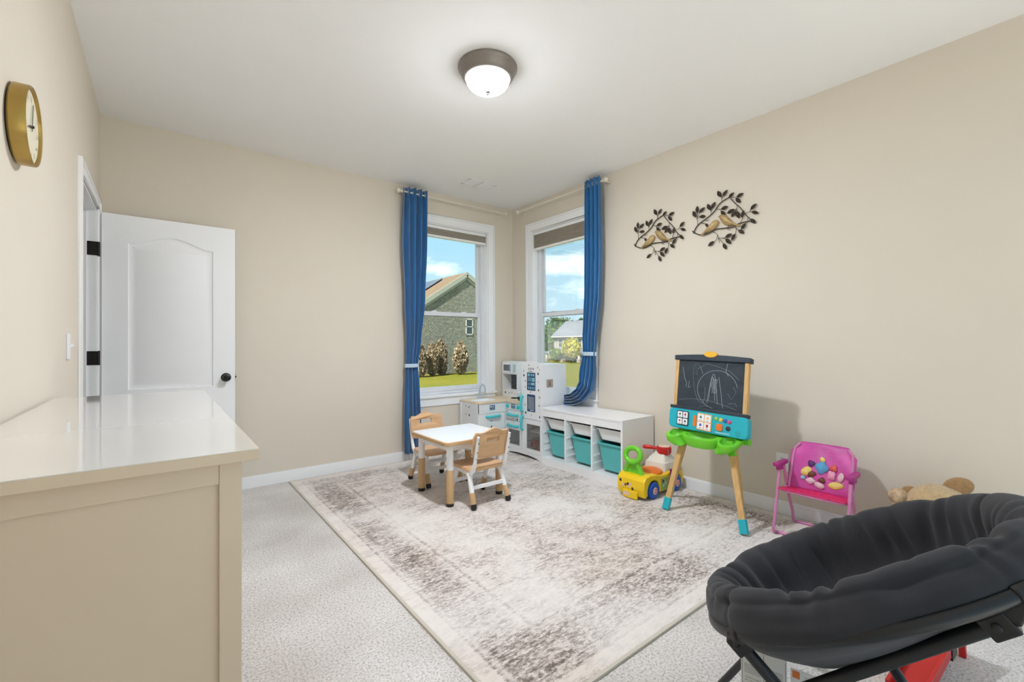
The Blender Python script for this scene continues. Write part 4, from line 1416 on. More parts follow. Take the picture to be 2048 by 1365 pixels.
# ================================================================== play kitchen
KITW = mat('kitchen_white_board', (238, 239, 239), 0.35, var=0.015)
KITB = mat('kitchen_pale_wood', (236, 212, 178), 0.45, var=0.08, vscale=8, stretch=(1, 5, 1))
GREYD = mat('print_grey', (104, 112, 120), 0.4, var=0.2, vscale=60)
STK = [mat('sticker_dark', (66, 70, 78), 0.5, var=0.2), mat('sticker_tan', (196, 170, 132), 0.5, var=0.2), mat('sticker_sage', (150, 176, 160), 0.5, var=0.2), mat('sticker_rose', (206, 164, 160), 0.5, var=0.2)]
KX, KY, KZ = 2.885, 3.77, 0.555
F0 = 0.0096
kt = thing('play_kitchen', 'white corner play kitchen with aqua handles, sink, stove and fridge', 'play kitchen', (2.9, 3.8, F0))
sx0, sx1, sy1 = 2.53, 3.25, 4.112
# --- sink cabinet
part('side_panel', MB().box(sx0, sx0 + 0.012, KY, sy1, F0, KZ - 0.015), KITW, kt)
part('sink_cabinet', MB().box(sx0 + 0.012, KX, KY + 0.012, KY + 0.024, F0 + 0.05, KZ - 0.015).box(sx0 + 0.012, KX, KY + 0.024, sy1, F0 + 0.05, F0 + 0.062).box(sx0 + 0.012, KX + 0.3, sy1 - 0.01, sy1, F0 + 0.05, KZ - 0.015), KITW, kt)
part('fascia', MB().box(sx0 + 0.002, KX - 0.006, KY, KY + 0.012, 0.435, KZ - 0.017), KITW, kt, bevel=0.001)
dc = part('cabinet_door', MB().box(sx0 + 0.006, KX - 0.01, KY - 0.001, KY + 0.011, 0.085, 0.430), KITW, kt, bevel=0.0015)


def hbar(p0, p1, out, r, m_=AQUA):
    p0, p1, o = Vector(p0), Vector(p1), Vector(out)
    pts = [p0, p0 + o * 0.6 + (p1 - p0) * 0.02, p0 + o + (p1 - p0) * 0.1, p0 + o * 1.05 + (p1 - p0) * 0.5, p0 + o + (p1 - p0) * 0.9, p0 + o * 0.6 + (p1 - p0) * 0.98, p1]
    return MB().tube(pts, r, 10)


part('handle', hbar((2.635, KY, 0.40), (2.80, KY, 0.40), (0, -0.026, 0), 0.0135), AQUA, dc, 'aqua bow handle', smooth=60)


def decal(parent, name, fn, u0, u1, v0, v1, lines, base=NAVY, ink=PRINTL):
    d = part(name, MB().prism(rrect(u0, u1, v0, v1, min(u1 - u0, v1 - v0) * 0.06, 3), fn, 0.0, 0.0015), base, parent)
    m = MB()
    for (a, b, c, e) in lines:
        m.prism([(u0 + (u1 - u0) * a, v0 + (v1 - v0) * b), (u0 + (u1 - u0) * c, v0 + (v1 - v0) * b), (u0 + (u1 - u0) * c, v0 + (v1 - v0) * e), (u0 + (u1 - u0) * a, v0 + (v1 - v0) * e)], fn, 0.0015, 0.0021)
    if lines:
        part('print', m, ink, d)
    return d


fS = lambda u, v, w_: (u, KY - w_, v)            # sink front
fK = lambda u, v, w_: (KX - w_, u, v)            # stove and fridge front
fF = lambda u, v, w_: (u, 3.19 - w_, v)          # fridge side
fLs = lambda u, v, w_: (sx0 - w_, u, v)          # sink end
panel_lines = [(0.08 + 0.22 * i, 0.12, 0.2 + 0.22 * i, 0.3) for i in range(4)] + [(0.08, 0.5, 0.3, 0.85), (0.36, 0.5, 0.55, 0.85), (0.62, 0.45, 0.9, 0.58), (0.62, 0.7, 0.9, 0.85)]
decal(kt, 'control_panel', fS, 2.678, 2.745, 0.465, 0.515, panel_lines)
rng = random.Random(4)


def stickers(fn, spots, par):
    for i, (u, v) in enumerate(spots):
        n = 5 + i % 3
        r_ = 0.007 + 0.004 * ((i * 7) % 3) / 2
        part('sticker', MB().prism([(u + r_ * cos(2 * PI * k / n + i), v + r_ * 1.2 * sin(2 * PI * k / n + i)) for k in range(n)], fn, 0.0, 0.001), STK[(i * 5) % 4 if i % 2 else 0], par)


stickers(fS, [(2.70, 0.355), (2.70, 0.295), (2.62, 0.20), (2.78, 0.18)], kt)
stickers(fLs, [(3.99, 0.50), (4.00, 0.41), (3.93, 0.41), (3.88, 0.33)], kt)
part('hook', MB().tube([(sx0, 3.92, 0.50), (sx0 - 0.015, 3.92, 0.498), (sx0 - 0.018, 3.92, 0.488)], 0.004, 8), GREYD, kt, smooth=60)
part('side_brace', MB().bar((sx0 - 0.004, 4.105, F0), (sx0 - 0.004, 4.09, KZ - 0.02), 0.008, 0.03, (1, 0, 0)), KITW, kt)
# --- worktop: L shape with rounded outer corner and sink cut-out
lp = [(sx0 - 0.004, sy1), (sx0 - 0.004, KY + 0.03), (sx0 + 0.012, KY - 0.004), (sx0 + 0.04, KY - 0.012), (KX - 0.012, KY - 0.012), (KX - 0.012, 3.502), (sx1, 3.502), (sx1, sy1)]
basin = rrect(2.60, 2.80, 3.855, 3.985, 0.03, 5)
fW = lambda u, v, w_: (u, v, w_)
wt_ = part('worktop', MB().holed(lp, [basin[::-1]], fW, KZ - 0.015, KZ), KITB, kt, 'pale wood worktop')
rings = []
for (e, z) in ((0.022, KZ + 0.003), (0.0, KZ + 0.005), (-0.006, KZ + 0.001), (-0.012, KZ - 0.05), (-0.04, KZ - 0.055)):
    rings.append([Vector((u, v, z)) for u, v in rrect(2.60 - e, 2.80 + e, 3.855 - e, 3.985 + e, max(0.012, 0.03 + e), 5)])
rings.insert(0, [Vector((u, v, KZ - 0.0005)) for u, v in rrect(2.578, 2.822, 3.833, 4.007, 0.05, 5)])
part('sink_basin', MB().loops(rings, False, True), WHITE, kt, 'white sink basin', smooth=35)
fx_, fy_ = 2.735, 4.035
fc = part('faucet', MB().tube([(fx_, fy_, KZ), (fx_, fy_, KZ + 0.11), (fx_ + 0.004, fy_ - 0.006, KZ + 0.14), (fx_ + 0.018, fy_ - 0.022, KZ + 0.157), (fx_ + 0.035, fy_ - 0.04, KZ + 0.14), (fx_ + 0.04, fy_ - 0.046, KZ + 0.10), (fx_ + 0.04, fy_ - 0.046, KZ + 0.055)], [0.012, 0.011, 0.011, 0.011, 0.011, 0.010, 0.010], 12), CHROME, kt, 'silver gooseneck tap', smooth=60)
part('faucet_base', MB().lathe([(0.028, 0), (0.026, 0.01), (0.02, 0.045), (0.013, 0.05), (0, 0.05)], (fx_, fy_, KZ), n=20), CHROME, fc, smooth=40)
# --- stove cabinet: y 3.50..3.77, opening for the oven
SY0, SY1 = 3.502, KY
part('stove_cabinet', MB().box(KX + 0.012, sx1, SY0, SY0 + 0.01, F0 + 0.05, KZ - 0.015).box(KX + 0.012, sx1, SY1 + 0.02, SY1 + 0.03, F0 + 0.05, KZ - 0.015).box(sx1 - 0.01, sx1, SY0, sy1, F0 + 0.05, KZ - 0.015).box(KX + 0.012, sx1, SY0, SY1 + 0.03, F0 + 0.05, F0 + 0.06).box(KX + 0.012, sx1, SY0, SY1 + 0.03, 0.345, 0.355), KITW, kt)
part('control_fascia', MB().box(KX, KX + 0.012, SY0, SY1 - 0.004, 0.463, KZ - 0.017), KITW, kt, bevel=0.001)
part('corner_post', MB().box(KX - 0.004, KX + 0.012, SY1 - 0.006, SY1 + 0.012, F0, KZ - 0.016), KITW, kt)
decal(kt, 'control_panel', fK, 3.605, 3.672, 0.478, 0.524, panel_lines)
for yc in (3.728, 3.553):
    kb_ = part('stove_knob', MB().lathe([(0.022, 0), (0.021, 0.008), (0.014, 0.010), (0.012, 0.022), (0, 0.023)], (KX, yc, 0.50), (-1, 0, 0), 20), AQUA, kt, 'aqua control knob', smooth=35)
    part('grip', MB().box(KX - 0.027, KX - 0.018, yc - 0.003, yc + 0.003, 0.482, 0.518), AQUA, kb_, bevel=0.001)
dr = part('stove_drawer', MB().box(KX, KX + 0.012, SY0 + 0.004, SY1 - 0.008, 0.356, 0.459), KITW, kt, bevel=0.0015)
part('handle', hbar((KX, 3.725, 0.414), (KX, 3.555, 0.414), (-0.026, 0, 0), 0.0135), AQUA, dr, 'aqua bow handle', smooth=60)
# oven door with window
ov_o = [(SY0 + 0.004, 0.065), (SY1 - 0.008, 0.065), (SY1 - 0.008, 0.351), (SY0 + 0.004, 0.351)]
ov_h = [(3.535, 0.105), (3.535, 0.262), (3.715, 0.262), (3.715, 0.105)]
od = part('oven_door', MB().holed(ov_o, [ov_h], fK, -0.012, 0.0), KITW, kt)
part('handle', hbar((KX, 3.720, 0.302), (KX, 3.555, 0.302), (-0.026, 0, 0), 0.0135), AQUA, od, 'aqua bow handle', smooth=60)
part('oven_window', MB().box(KX + 0.004, KX + 0.007, 3.53, 3.72, 0.10, 0.267), SMOKE, od, 'smoked clear window')
stickers(fK, [(3.74, 0.44), (3.64, 0.375), (3.57, 0.372), (3.63, 0.335), (3.52, 0.40)], kt)
# base strip with arch cut-outs
def skirt(fn, u0, u1):
    n = 16
    pts = [(u0, F0), (u0 + 0.035, F0)]
    for i in range(n + 1):
        k = i / n
        pts.append((u0 + 0.035 + (u1 - u0 - 0.07) * k, F0 + 0.028 * min(1, 3.0 * min(k, 1 - k)) ** 0.5 if 0 < k < 1 else F0))
    pts += [(u1 - 0.035, F0), (u1, F0), (u1, 0.064), (u0, 0.064)]
    seen, out = None, []
    for q in pts:
        if q != seen:
            out.append(q)
        seen = q
    return MB().prism(out, fn, -0.012, 0.0)


part('plinth', skirt(fK, 3.192, SY1 - 0.006), KITW, kt)
part('plinth', skirt(fS, sx0 + 0.002, KX - 0.006), KITW, kt)
# hob
part('hob', MB().lathe([(0.0, 0.004), (0.052, 0.004), (0.055, 0.0)], (3.01, 3.62, KZ), n=28), BLACKP, kt, smooth=40)
# --- fridge: y 3.19..3.50
RY0_, RY1_ = 3.19, 3.50
TOPZ = 0.952
part('fridge_side', MB().box(KX + 0.002, 3.215, RY0_, RY0_ + 0.012, F0, TOPZ), KITW, kt, bevel=0.001)
part('fridge_side', MB().box(KX + 0.012, 3.215, RY1_ - 0.012, RY1_, F0 + 0.05, TOPZ), KITW, kt, bevel=0.001)
part('fridge_shell', MB().box(KX + 0.012, 3.215, RY0_ + 0.012, RY1_ - 0.012, TOPZ - 0.012, TOPZ).box(3.205, 3.215, RY0_ + 0.012, RY1_ - 0.012, F0, TOPZ).box(KX + 0.014, 3.205, RY0_ + 0.012, RY1_ - 0.012, F0 + 0.05, F0 + 0.062).box(KX + 0.014, 3.205, RY0_ + 0.012, RY1_ - 0.012, 0.395, 0.405).box(KX + 0.03, 3.205, RY0_ + 0.012, RY1_ - 0.012, 0.268, 0.276), KITW, kt)
arch = [(RY0_ + 0.002, 0.402), (RY1_ - 0.002, 0.402)]
for i in range(17):
    k = i / 16
    arch.append((RY1_ - 0.002 - (RY1_ - RY0_ - 0.004) * k, 0.948 + 0.034 * sin(PI * k) ** 0.8 if 0 < k < 1 else 0.948))
ud = part('fridge_upper_door', MB().prism(arch, fK, -0.012, 0.0), KITW, kt, bevel=0.001)
part('handle', hbar((KX, 3.478, 0.622), (KX, 3.478, 0.468), (-0.026, 0, 0), 0.014), AQUA, ud, 'aqua upright handle', smooth=60)
g1 = [(0.1, 0.80, 0.28, 0.93), (0.36, 0.80, 0.54, 0.93), (0.66, 0.78, 0.92, 0.95), (0.08, 0.50, 0.38, 0.72)] + [(0.45, 0.52 + 0.055 * i, 0.92, 0.545 + 0.055 * i) for i in range(4)] + [(0.08, 0.3, 0.5, 0.44), (0.56, 0.3, 0.92, 0.33), (0.56, 0.38, 0.92, 0.41)] + [(0.08 + 0.22 * i, 0.08, 0.2 + 0.22 * i, 0.2) for i in range(4)]
decal(ud, 'menu_panel', fK, 3.285, 3.412, 0.690, 0.868, g1, NAVY, mat('cyan_print', (130, 190, 206), 0.4, var=0.05))
d2 = decal(ud, 'water_dispenser', fK, 3.290, 3.410, 0.478, 0.650, [], NAVY)
part('print', MB().prism([(3.303, 0.50), (3.397, 0.50), (3.397, 0.628), (3.303, 0.628)], fK, 0.0015, 0.0021), mat('dispenser_grey', (128, 138, 150), 0.3, var=0.15, vscale=20), d2)
part('print', MB().prism([(3.31, 0.487), (3.37, 0.487), (3.37, 0.495), (3.31, 0.495)], fK, 0.0015, 0.0021), PRINTL, d2)
stickers(fK, [(3.44, 0.78), (3.44, 0.72), (3.245, 0.86), (3.245, 0.78), (3.24, 0.70), (3.225, 0.63), (3.23, 0.55), (3.445, 0.54), (3.435, 0.46), (3.345, 0.445), (3.225, 0.44), (3.36, 0.672), (3.46, 0.88), (3.25, 0.92), (3.46, 0.835), (3.22, 0.90)], ud)
m = MB()
for i, u in enumerate((3.385, 3.362, 3.338, 3.315)):
    m.prism([(u - 0.006, 0.895), (u + 0.006, 0.895), (u + 0.003 * (i % 2), 0.918), (u - 0.006, 0.912)], fK, 0.0, 0.001)
m.prism([(3.37, 0.938), (3.395, 0.938), (3.39, 0.946), (3.375, 0.946)], fK, 0.0, 0.001)
m.prism([(3.31, 0.877), (3.40, 0.877), (3.385, 0.882), (3.35, 0.886), (3.33, 0.881)], fK, 0.0, 0.001)
part('print', m, GREYD, ud)
lo = [(RY0_ + 0.002, 0.066), (RY1_ - 0.002, 0.066), (RY1_ - 0.002, 0.398), (RY0_ + 0.002, 0.398)]
lh = [(3.222, 0.105), (3.222, 0.352), (3.425, 0.352), (3.425, 0.105)]
ld = part('fridge_lower_door', MB().holed(lo, [lh], fK, -0.012, 0.0), KITW, kt)
part('handle', hbar((KX, 3.478, 0.425), (KX, 3.478, 0.285), (-0.026, 0, 0), 0.014), AQUA, ld, 'aqua upright handle', smooth=60)
part('fridge_window', MB().box(KX + 0.004, KX + 0.007, 3.217, 3.43, 0.10, 0.357), SMOKE, ld, 'smoked clear window')
pl_ = part('side_plate', MB().prism(rrect(2.945, 3.03, 0.725, 0.805, 0.006, 3), fF, 0.0, 0.002), mat('taupe_print', (168, 154, 142), 0.5, var=0.25, vscale=60), kt, 'small taupe printed square')
part('print', MB().prism([(2.98, 0.74), (2.995, 0.738), (2.993, 0.785), (2.982, 0.79)], fF, 0.002, 0.003), mat('rust_print', (140, 84, 62), 0.5, var=0.2), pl_)
part('roll_hook', MB().tube([(3.02, 3.50, 0.895), (3.02, 3.53, 0.895), (3.02, 3.545, 0.89)], [0.012, 0.012, 0.008], 10), WHITE, kt, smooth=50)
# --- tower with microwave
TX0, TX1, TY0, TY1 = 3.10, 3.241, 3.835, 4.11
fT2 = lambda u, v, w_: (TX0 - w_, u, v)
part('tower_side', MB().box(TX0, TX1, TY0, TY0 + 0.010, KZ, 0.955), KITW, kt)
part('tower_side', MB().box(TX0, TX1, TY1 - 0.010, TY1, KZ, 0.955), KITW, kt)
part('tower_shelf', MB().box(TX0, TX1, TY0 + 0.01, TY1 - 0.01, 0.945, 0.955).box(TX0, TX1, TY0 + 0.01, TY1 - 0.01, 0.812, 0.822).box(TX0, TX1, TY0 + 0.01, TY1 - 0.01, 0.632, 0.642).box(TX1 - 0.006, TX1, TY0 + 0.01, TY1 - 0.01, KZ, 0.955).box(TX0, TX0 + 0.008, TY0 + 0.01, TY1 - 0.01, KZ, 0.632), KITW, kt)
mw = part('microwave', MB().box(TX0 - 0.006, TX0 + 0.06, TY0 + 0.012, TY1 - 0.012, 0.824, 0.944), WHITE, kt, bevel=0.003)
fM = lambda u, v, w_: (TX0 - 0.006 - w_, u, v)
part('microwave_window', MB().prism(rrect(3.965, 4.075, 0.848, 0.918, 0.006, 3), fM, 0, 0.0015), GREYD, mw)
part('microwave_handle', MB().bar(fM(3.945, 0.84, 0.008), fM(3.945, 0.926, 0.008), 0.012, 0.014, (1, 0, 0)), CHROME, mw, bevel=0.003)
decal(mw, 'keypad', fM, 3.856, 3.905, 0.838, 0.93, [(0.12 + 0.28 * i, 0.1 + 0.17 * j, 0.3 + 0.28 * i, 0.2 + 0.17 * j) for i in range(3) for j in range(4)] + [(0.12, 0.82, 0.86, 0.93)], mat('teal_print', (112, 170, 178), 0.4, var=0.05), WHITE)
part('shelf_print', MB().box(TX0 + 0.02, TX0 + 0.022, TY0 + 0.012, 3.965, 0.645, 0.808), mat('dark_grid_print', (52, 52, 56), 0.5, var=0.9, vscale=55), kt, 'dark patterned board')
stickers(fT2, [(3.98, 0.598), (3.93, 0.605), (4.05, 0.60), (3.88, 0.59)], kt)

# toys standing in and on the kitchen
pn = thing('toy_pan', 'small black toy frying pan on the play stove', 'toy pan', (3.0, 3.615, KZ + 0.004))
part('pan_body', MB().lathe([(0.0, 0.0036), (0.046, 0.0036), (0.056, 0.012), (0.060, 0.034), (0.062, 0.035), (0.057, 0.034), (0.053, 0.014), (0.04, 0.009), (0.0, 0.009)], (3.0, 3.615, KZ), n=28), BLACKP, pn, smooth=40)
part('pan_food', MB().lathe([(0.0, 0.016), (0.03, 0.016), (0.034, 0.010), (0.0, 0.009)], (3.0, 3.615, KZ), n=18), WHITE, pn, smooth=60)
part('pan_handle', MB().tube([(2.945, 3.632, KZ + 0.028), (2.90, 3.648, KZ + 0.032), (2.875, 3.656, KZ + 0.032)], [0.006, 0.008, 0.006], 8), BLACKP, pn, smooth=60)
jr = thing('toy_jar', 'small clear toy jar behind the black toy pan', 'jar', (3.06, 3.75, KZ))
part('jar_body', MB().lathe([(0.0, -0.0003), (0.026, -0.0003), (0.029, 0.01), (0.029, 0.055), (0.022, 0.064), (0.0, 0.064)], (3.06, 3.75, KZ), n=20), mat('pale_aqua_plastic', (196, 220, 220), 0.2, var=0.05), jr, smooth=40)
part('lid', MB().lathe([(0.0, 0.064), (0.024, 0.064), (0.024, 0.08), (0.0, 0.082)], (3.06, 3.75, KZ), n=20), WHITE, jr, smooth=40)
cp = part('toy_cup', MB().lathe([(0.0, 0.0694), (0.048, 0.0694), (0.062, 0.212), (0.059, 0.212), (0.045, 0.078), (0.0, 0.078)], (3.02, 3.60, 0), n=24), WHITE, smooth=40)
tag(cp, 'white toy tub seen through the play oven window', 'toy cup')
bw = part('toy_bowl', MB().lathe([(0.0, 0.2756), (0.03, 0.2756), (0.06, 0.31), (0.066, 0.335), (0.062, 0.335), (0.055, 0.312), (0.028, 0.283), (0.0, 0.283)], (2.99, 3.30, 0), n=24), TEAL, smooth=40)
tag(bw, 'teal toy bowl on the shelf behind the fridge window', 'toy bowl')
PINKP = mat('coral_plush', (222, 132, 118), 0.9, var=0.2, vscale=25, bump=0.5, bscale=120)
dl_ = thing('plush_toy', 'coral plush toy lying behind the lower fridge window', 'soft toy', (2.99, 3.31, 0.073))
rg2 = random.Random(5)
part('body', MB().ell((2.99, 3.30, 0.125), (0.05, 0.08, 0.054), 18, 12, 0.06, rg2), PINKP, dl_, smooth=60)
part('head', MB().ell((2.97, 3.40, 0.145), (0.034, 0.034, 0.034), 14, 10), PINKP, dl_, smooth=60)
for q in ((2.94, 3.27, 0.097), (2.945, 3.33, 0.097), (2.98, 3.225, 0.11)):
    part('limb', MB().ell(q, (0.022, 0.022, 0.026), 12, 8), PINKP, dl_, smooth=60)

# ================================================================== easel
BOARD = mat('chalkboard', (46, 56, 64), 0.75, var=0.22, vscale=9, stretch=(1, 1, 2.5))
NAVYT = mat('navy_trim', (36, 48, 60), 0.5, var=0.25, vscale=30)
CHALK = mat('chalk', (176, 184, 186), 0.95, var=0.1)
TEALP = mat('bright_teal_plastic', (34, 178, 192), 0.35, var=0.03)
LIME = mat('lime_plastic', (112, 206, 44), 0.35, var=0.03)
YEL = mat('yellow_plastic', (240, 182, 46), 0.4, var=0.03)
CARDW = mat('white_card', (242, 242, 240), 0.4, var=0.02)
ORA = mat('orange_plastic', (238, 122, 40), 0.4, var=0.04)
PAL = [mat('ink_%d' % i, c, 0.5, var=0.1) for i, c in enumerate([(186, 40, 40), (46, 48, 56), (84, 130, 120), (206, 120, 140), (240, 200, 60), (150, 196, 60), (60, 90, 190), (205, 80, 130)])]
EA = math.atan(0.26 / 1.08)


def E_(a, v, n=0.0):
    """a: 0..1 across, v: metres up the leaning face, n: metres out of it towards the room"""
    yl = 1.783 + (v - 0.596) * 0.0639
    yr = 1.262 + (v - 0.578) * 0.0448
    ve = v - 0.012 * a
    return Vector((2.72 + ve * sin(EA) - n * cos(EA), yl + (yr - yl) * a, ve * cos(EA) + n * sin(EA) + 0.011))


EW = 0.525
es = thing('toy_easel', 'wooden toy easel with chalkboard, teal activity panel and lime tray', 'easel', (2.82, 1.5, 0.011))
fE = lambda u, v, w_: E_(u / EW, v, w_)
for a0_ in (0.03, 0.955):
    part('post', MB().prism([(EW * a0_ - 0.012, 0.60), (EW * a0_ + 0.013, 0.60), (EW * a0_ + 0.013, 1.062), (EW * a0_ - 0.012, 1.062)], fE, -0.026, 0.004), WOOD, es, 'pale wooden upright', bevel=0.001)
cb = part('chalkboard', MB().prism([(0.028, 0.715), (EW - 0.035, 0.715), (EW - 0.035, 1.06), (0.028, 1.06)], fE, -0.012, -0.002), BOARD, es, 'slate chalkboard with scribbles')
rng = random.Random(21)
m = MB()
def scrib(pts, r=0.0011):
    m.tube([fE(0.03 + q[0] * (EW - 0.07), 0.725 + q[1] * 0.325, -0.0018) for q in pts], r, 4, flat=0.5)
scrib([(0.34 + 0.09 * cos(a) - 0.05 * sin(a), 0.52 + 0.42 * sin(a)) for a in [0.5 + i * 0.16 for i in range(36)]])
scrib([(0.62 + 0.3 * cos(a), 0.42 + 0.4 * sin(a)) for a in [0.2 + i * 0.15 for i in range(30)]])
scrib([(0.48 + 0.16 * t_, 0.12 + 0.62 * sin(PI * t_)) for t_ in [i / 16 for i in range(17)]])
scrib([(0.50 + 0.10 * t_, 0.18 + 0.5 * sin(PI * t_)) for t_ in [i / 16 for i in range(17)]])
for i in range(5):
    scrib([(0.545 + 0.016 * i + 0.012 * sin(9 * t_), 0.34 + 0.30 * t_) for t_ in [k / 8 for k in range(9)]], 0.0009)
scrib([(0.02 + 0.9 * t_, 0.08 + 0.10 * sin(3 * t_ + 0.4)) for t_ in [i / 14 for i in range(15)]])
scrib([(0.64, 0.68), (0.68, 0.4), (0.72, 0.05)])
scrib([(0.06, 0.85), (0.1, 0.6), (0.14, 0.5), (0.13, 0.42)])
scrib([(0.18, 0.55), (0.17, 0.4), (0.21, 0.44)])
scrib([(0.30, 0.82), (0.44, 0.95), (0.62, 0.90), (0.8, 0.82), (0.93, 0.66)])
scrib([(0.78, 0.36), (0.84, 0.25), (0.9, 0.40), (0.86, 0.5)])
scrib([(0.80, 0.16), (0.9, 0.18), (0.92, 0.12)])
scrib([(0.76, 0.98), (0.74, 0.8), (0.78, 0.72)])
scrib([(0.36, 0.02), (0.44, 0.06), (0.5, 0.05)])
scrib([(0.26, 0.74), (0.30, 0.70), (0.29, 0.8)])
part('chalk_marks', m, CHALK, cb)
# top bar, arched
bar_ = [(-0.005, 1.052), (EW + 0.003, 1.052)]
for i in range(13):
    k = i / 12
    bar_.append((EW + 0.003 - (EW + 0.008) * k, 1.085 + 0.012 * sin(PI * k)))
tb_ = part('top_bar', MB().prism(bar_, fE, -0.034, 0.012), NAVYT, es, 'dark navy top clamp', bevel=0.004)
part('clip_knob', MB().prism([(0.262 + 0.046 * cos(a), 1.098 + 0.022 * sin(a)) for a in [2 * PI * i / 20 for i in range(20)]], fE, -0.012, 0.016), YEL, tb_, 'yellow clip knob', bevel=0.003)
# teal panel
pan = part('activity_panel', MB().prism(rrect(-0.010, EW + 0.012, 0.565, 0.705, 0.03, 6), fE, -0.030, 0.026), TEALP, es, 'teal electronic panel', bevel=0.006, seg=3)
part('ledge', MB().prism([(-0.006, 0.700), (EW + 0.006, 0.700), (EW + 0.006, 0.722), (-0.006, 0.722)], fE, -0.02, 0.028), NAVYT, es, 'dark chalk ledge', bevel=0.003)
def card(u0, v0, w0, h0, ang, base, seed):
    c_, s__ = cos(ang), sin(ang)
    fc_ = lambda u, v, w_: fE(u0 + u * c_ - v * s__, v0 + u * s__ + v * c_, 0.026 + w_)
    cd_ = part('picture_card', MB().prism(rrect(-w0 / 2, w0 / 2, -h0 / 2, h0 / 2, 0.008, 4), fc_, 0, 0.006), base, pan, bevel=0.001)
    rr = random.Random(seed)
    for i in (-1, 1):
        for j in (-1, 1):
            q = part('picture_tile', MB().prism(rrect(i * w0 * 0.235 - w0 * 0.205, i * w0 * 0.235 + w0 * 0.205, j * h0 * 0.235 - h0 * 0.205, j * h0 * 0.235 + h0 * 0.205, 0.004, 3), fc_, 0.006, 0.0072), CARDW, pan)
            n = 7
            mm_ = MB().prism([(i * w0 * 0.235 + w0 * 0.10 * rr.uniform(0.6, 1.1) * cos(2 * PI * k / n), j * h0 * 0.235 + h0 * 0.03 + h0 * 0.10 * rr.uniform(0.6, 1.1) * sin(2 * PI * k / n)) for k in range(n)], fc_, 0.0072, 0.0077)
            part('tile_picture', mm_, PAL[(seed + i + 2 * j + 4) % 8 if seed > 2 else (0 if (i + j) % 4 else 1)], pan)
            part('tile_caption', MB().prism([(i * w0 * 0.235 - w0 * 0.08, j * h0 * 0.235 - h0 * 0.155), (i * w0 * 0.235 + w0 * 0.08, j * h0 * 0.235 - h0 * 0.155), (i * w0 * 0.235 + w0 * 0.08, j * h0 * 0.235 - h0 * 0.13), (i * w0 * 0.235 - w0 * 0.08, j * h0 * 0.235 - h0 * 0.13)], fc_, 0.0072, 0.0077), PAL[1], pan)
card(0.098, 0.637, 0.086, 0.098, 0.0, NAVYT, 1)
card(0.255, 0.632, 0.102, 0.112, -0.03, mat('peach_card', (232, 178, 120), 0.45, var=0.05), 5)
part('slot_tab', MB().prism(rrect(0.175, 0.198, 0.596, 0.668, 0.006, 3), fE, 0.026, 0.030), ORA, pan)
for i, (u, v) in enumerate(((0.335, 0.668), (0.366, 0.664), (0.394, 0.662), (0.422, 0.658))):
    c_ = fE(u, v, 0.026)
    nrm_ = (fE(u, v, 0.03) - c_)
    part('button', MB().lathe([(0.0125, 0), (0.0125, 0.004), (0.009, 0.007), (0, 0.008)], c_, nrm_, 18), [PAL[5], PAL[4], PAL[6], PAL[7]][i], pan, smooth=40)
part('button', MB().prism(rrect(0.338, 0.380, 0.592, 0.638, 0.012, 4), fE, 0.026, 0.033), ORA, pan, bevel=0.002)
part('button', MB().lathe([(0.015, 0), (0.015, 0.004), (0.011, 0.006), (0, 0.007)], fE(0.416, 0.616, 0.026), fE(0.416, 0.616, 0.03) - fE(0.416, 0.616, 0.026), 18), PAL[1], pan, smooth=40)
part('print', MB().prism([(0.332, 0.578), (0.425, 0.578), (0.425, 0.584), (0.332, 0.584)], fE, 0.026, 0.0265), PRINTL, pan)
m = MB()
for rr_ in (0.0, 0.009, 0.016):
    for k in range(1 if rr_ == 0 else (6 if rr_ < 0.01 else 10)):
        a = 2 * PI * k / (1 if rr_ == 0 else (6 if rr_ < 0.01 else 10))
        m.prism([(0.478 + rr_ * cos(a) + 0.002 * cos(b), 0.592 + rr_ * sin(a) + 0.002 * sin(b)) for b in [2 * PI * i / 6 for i in range(6)]], fE, 0.026, 0.0266)
part('speaker_holes', m, BLACKP, pan)
# lime tray: rim with three pockets, sticking out of the leaning face
def tray_outline(k):
    o = []
    for i in range(49):
        s_ = i / 48
        u = -0.005 + 0.50 * s_
        lobes = 0.085 * math.exp(-((s_ - 0.11) / 0.13) ** 4) + 0.095 * math.exp(-((s_ - 0.865) / 0.14) ** 4)
        mid_ = 0.070 * math.exp(-((s_ - 0.48) / 0.30) ** 4)
        o.append((u, max(lobes, mid_, 0.03 if 0.02 < s_ < 0.98 else 0.012)))
    return o
tz = 0.505
base_c = E_(0.5, 0.50, 0.0)
def ftray(u, out, z):
    q = E_(u / EW, 0.545, 0.0)
    return Vector((q.x + 0.004 - out * 1.15, q.y, z - 0.42 * max(0.0, out)))
to = tray_outline(1)
outline = [(u, d) for u, d in to] + [(0.495, -0.02), (-0.005, -0.02)]
def shr(pl, k, c=(0.245, 0.025)):
    return [(c[0] + (u - c[0]) * k, c[1] + (d - c[1]) * k) for u, d in pl]
zt = base_c.z + 0.056
pk = []
for cu, ru, cd_, rd in ((0.058, 0.046, 0.030, 0.036), (0.235, 0.108, 0.022, 0.034), (0.425, 0.052, 0.035, 0.042)):
    pk.append([(cu + ru * cos(a) * (1 if abs(cos(a)) < 0.9 else 0.98), cd_ + rd * sin(a)) for a in [2 * PI * i / 24 for i in range(24)]])
tm = MB()
loopsU = [outline] + [p_[::-1] for p_ in pk]
tri = tessellate_polygon([[Vector((u, v, 0)) for u, v in lp_] for lp_ in loopsU])
tm.add([ftray(u, d, zt) for lp_ in loopsU for u, d in lp_], [tuple(t_) for t_ in tri])
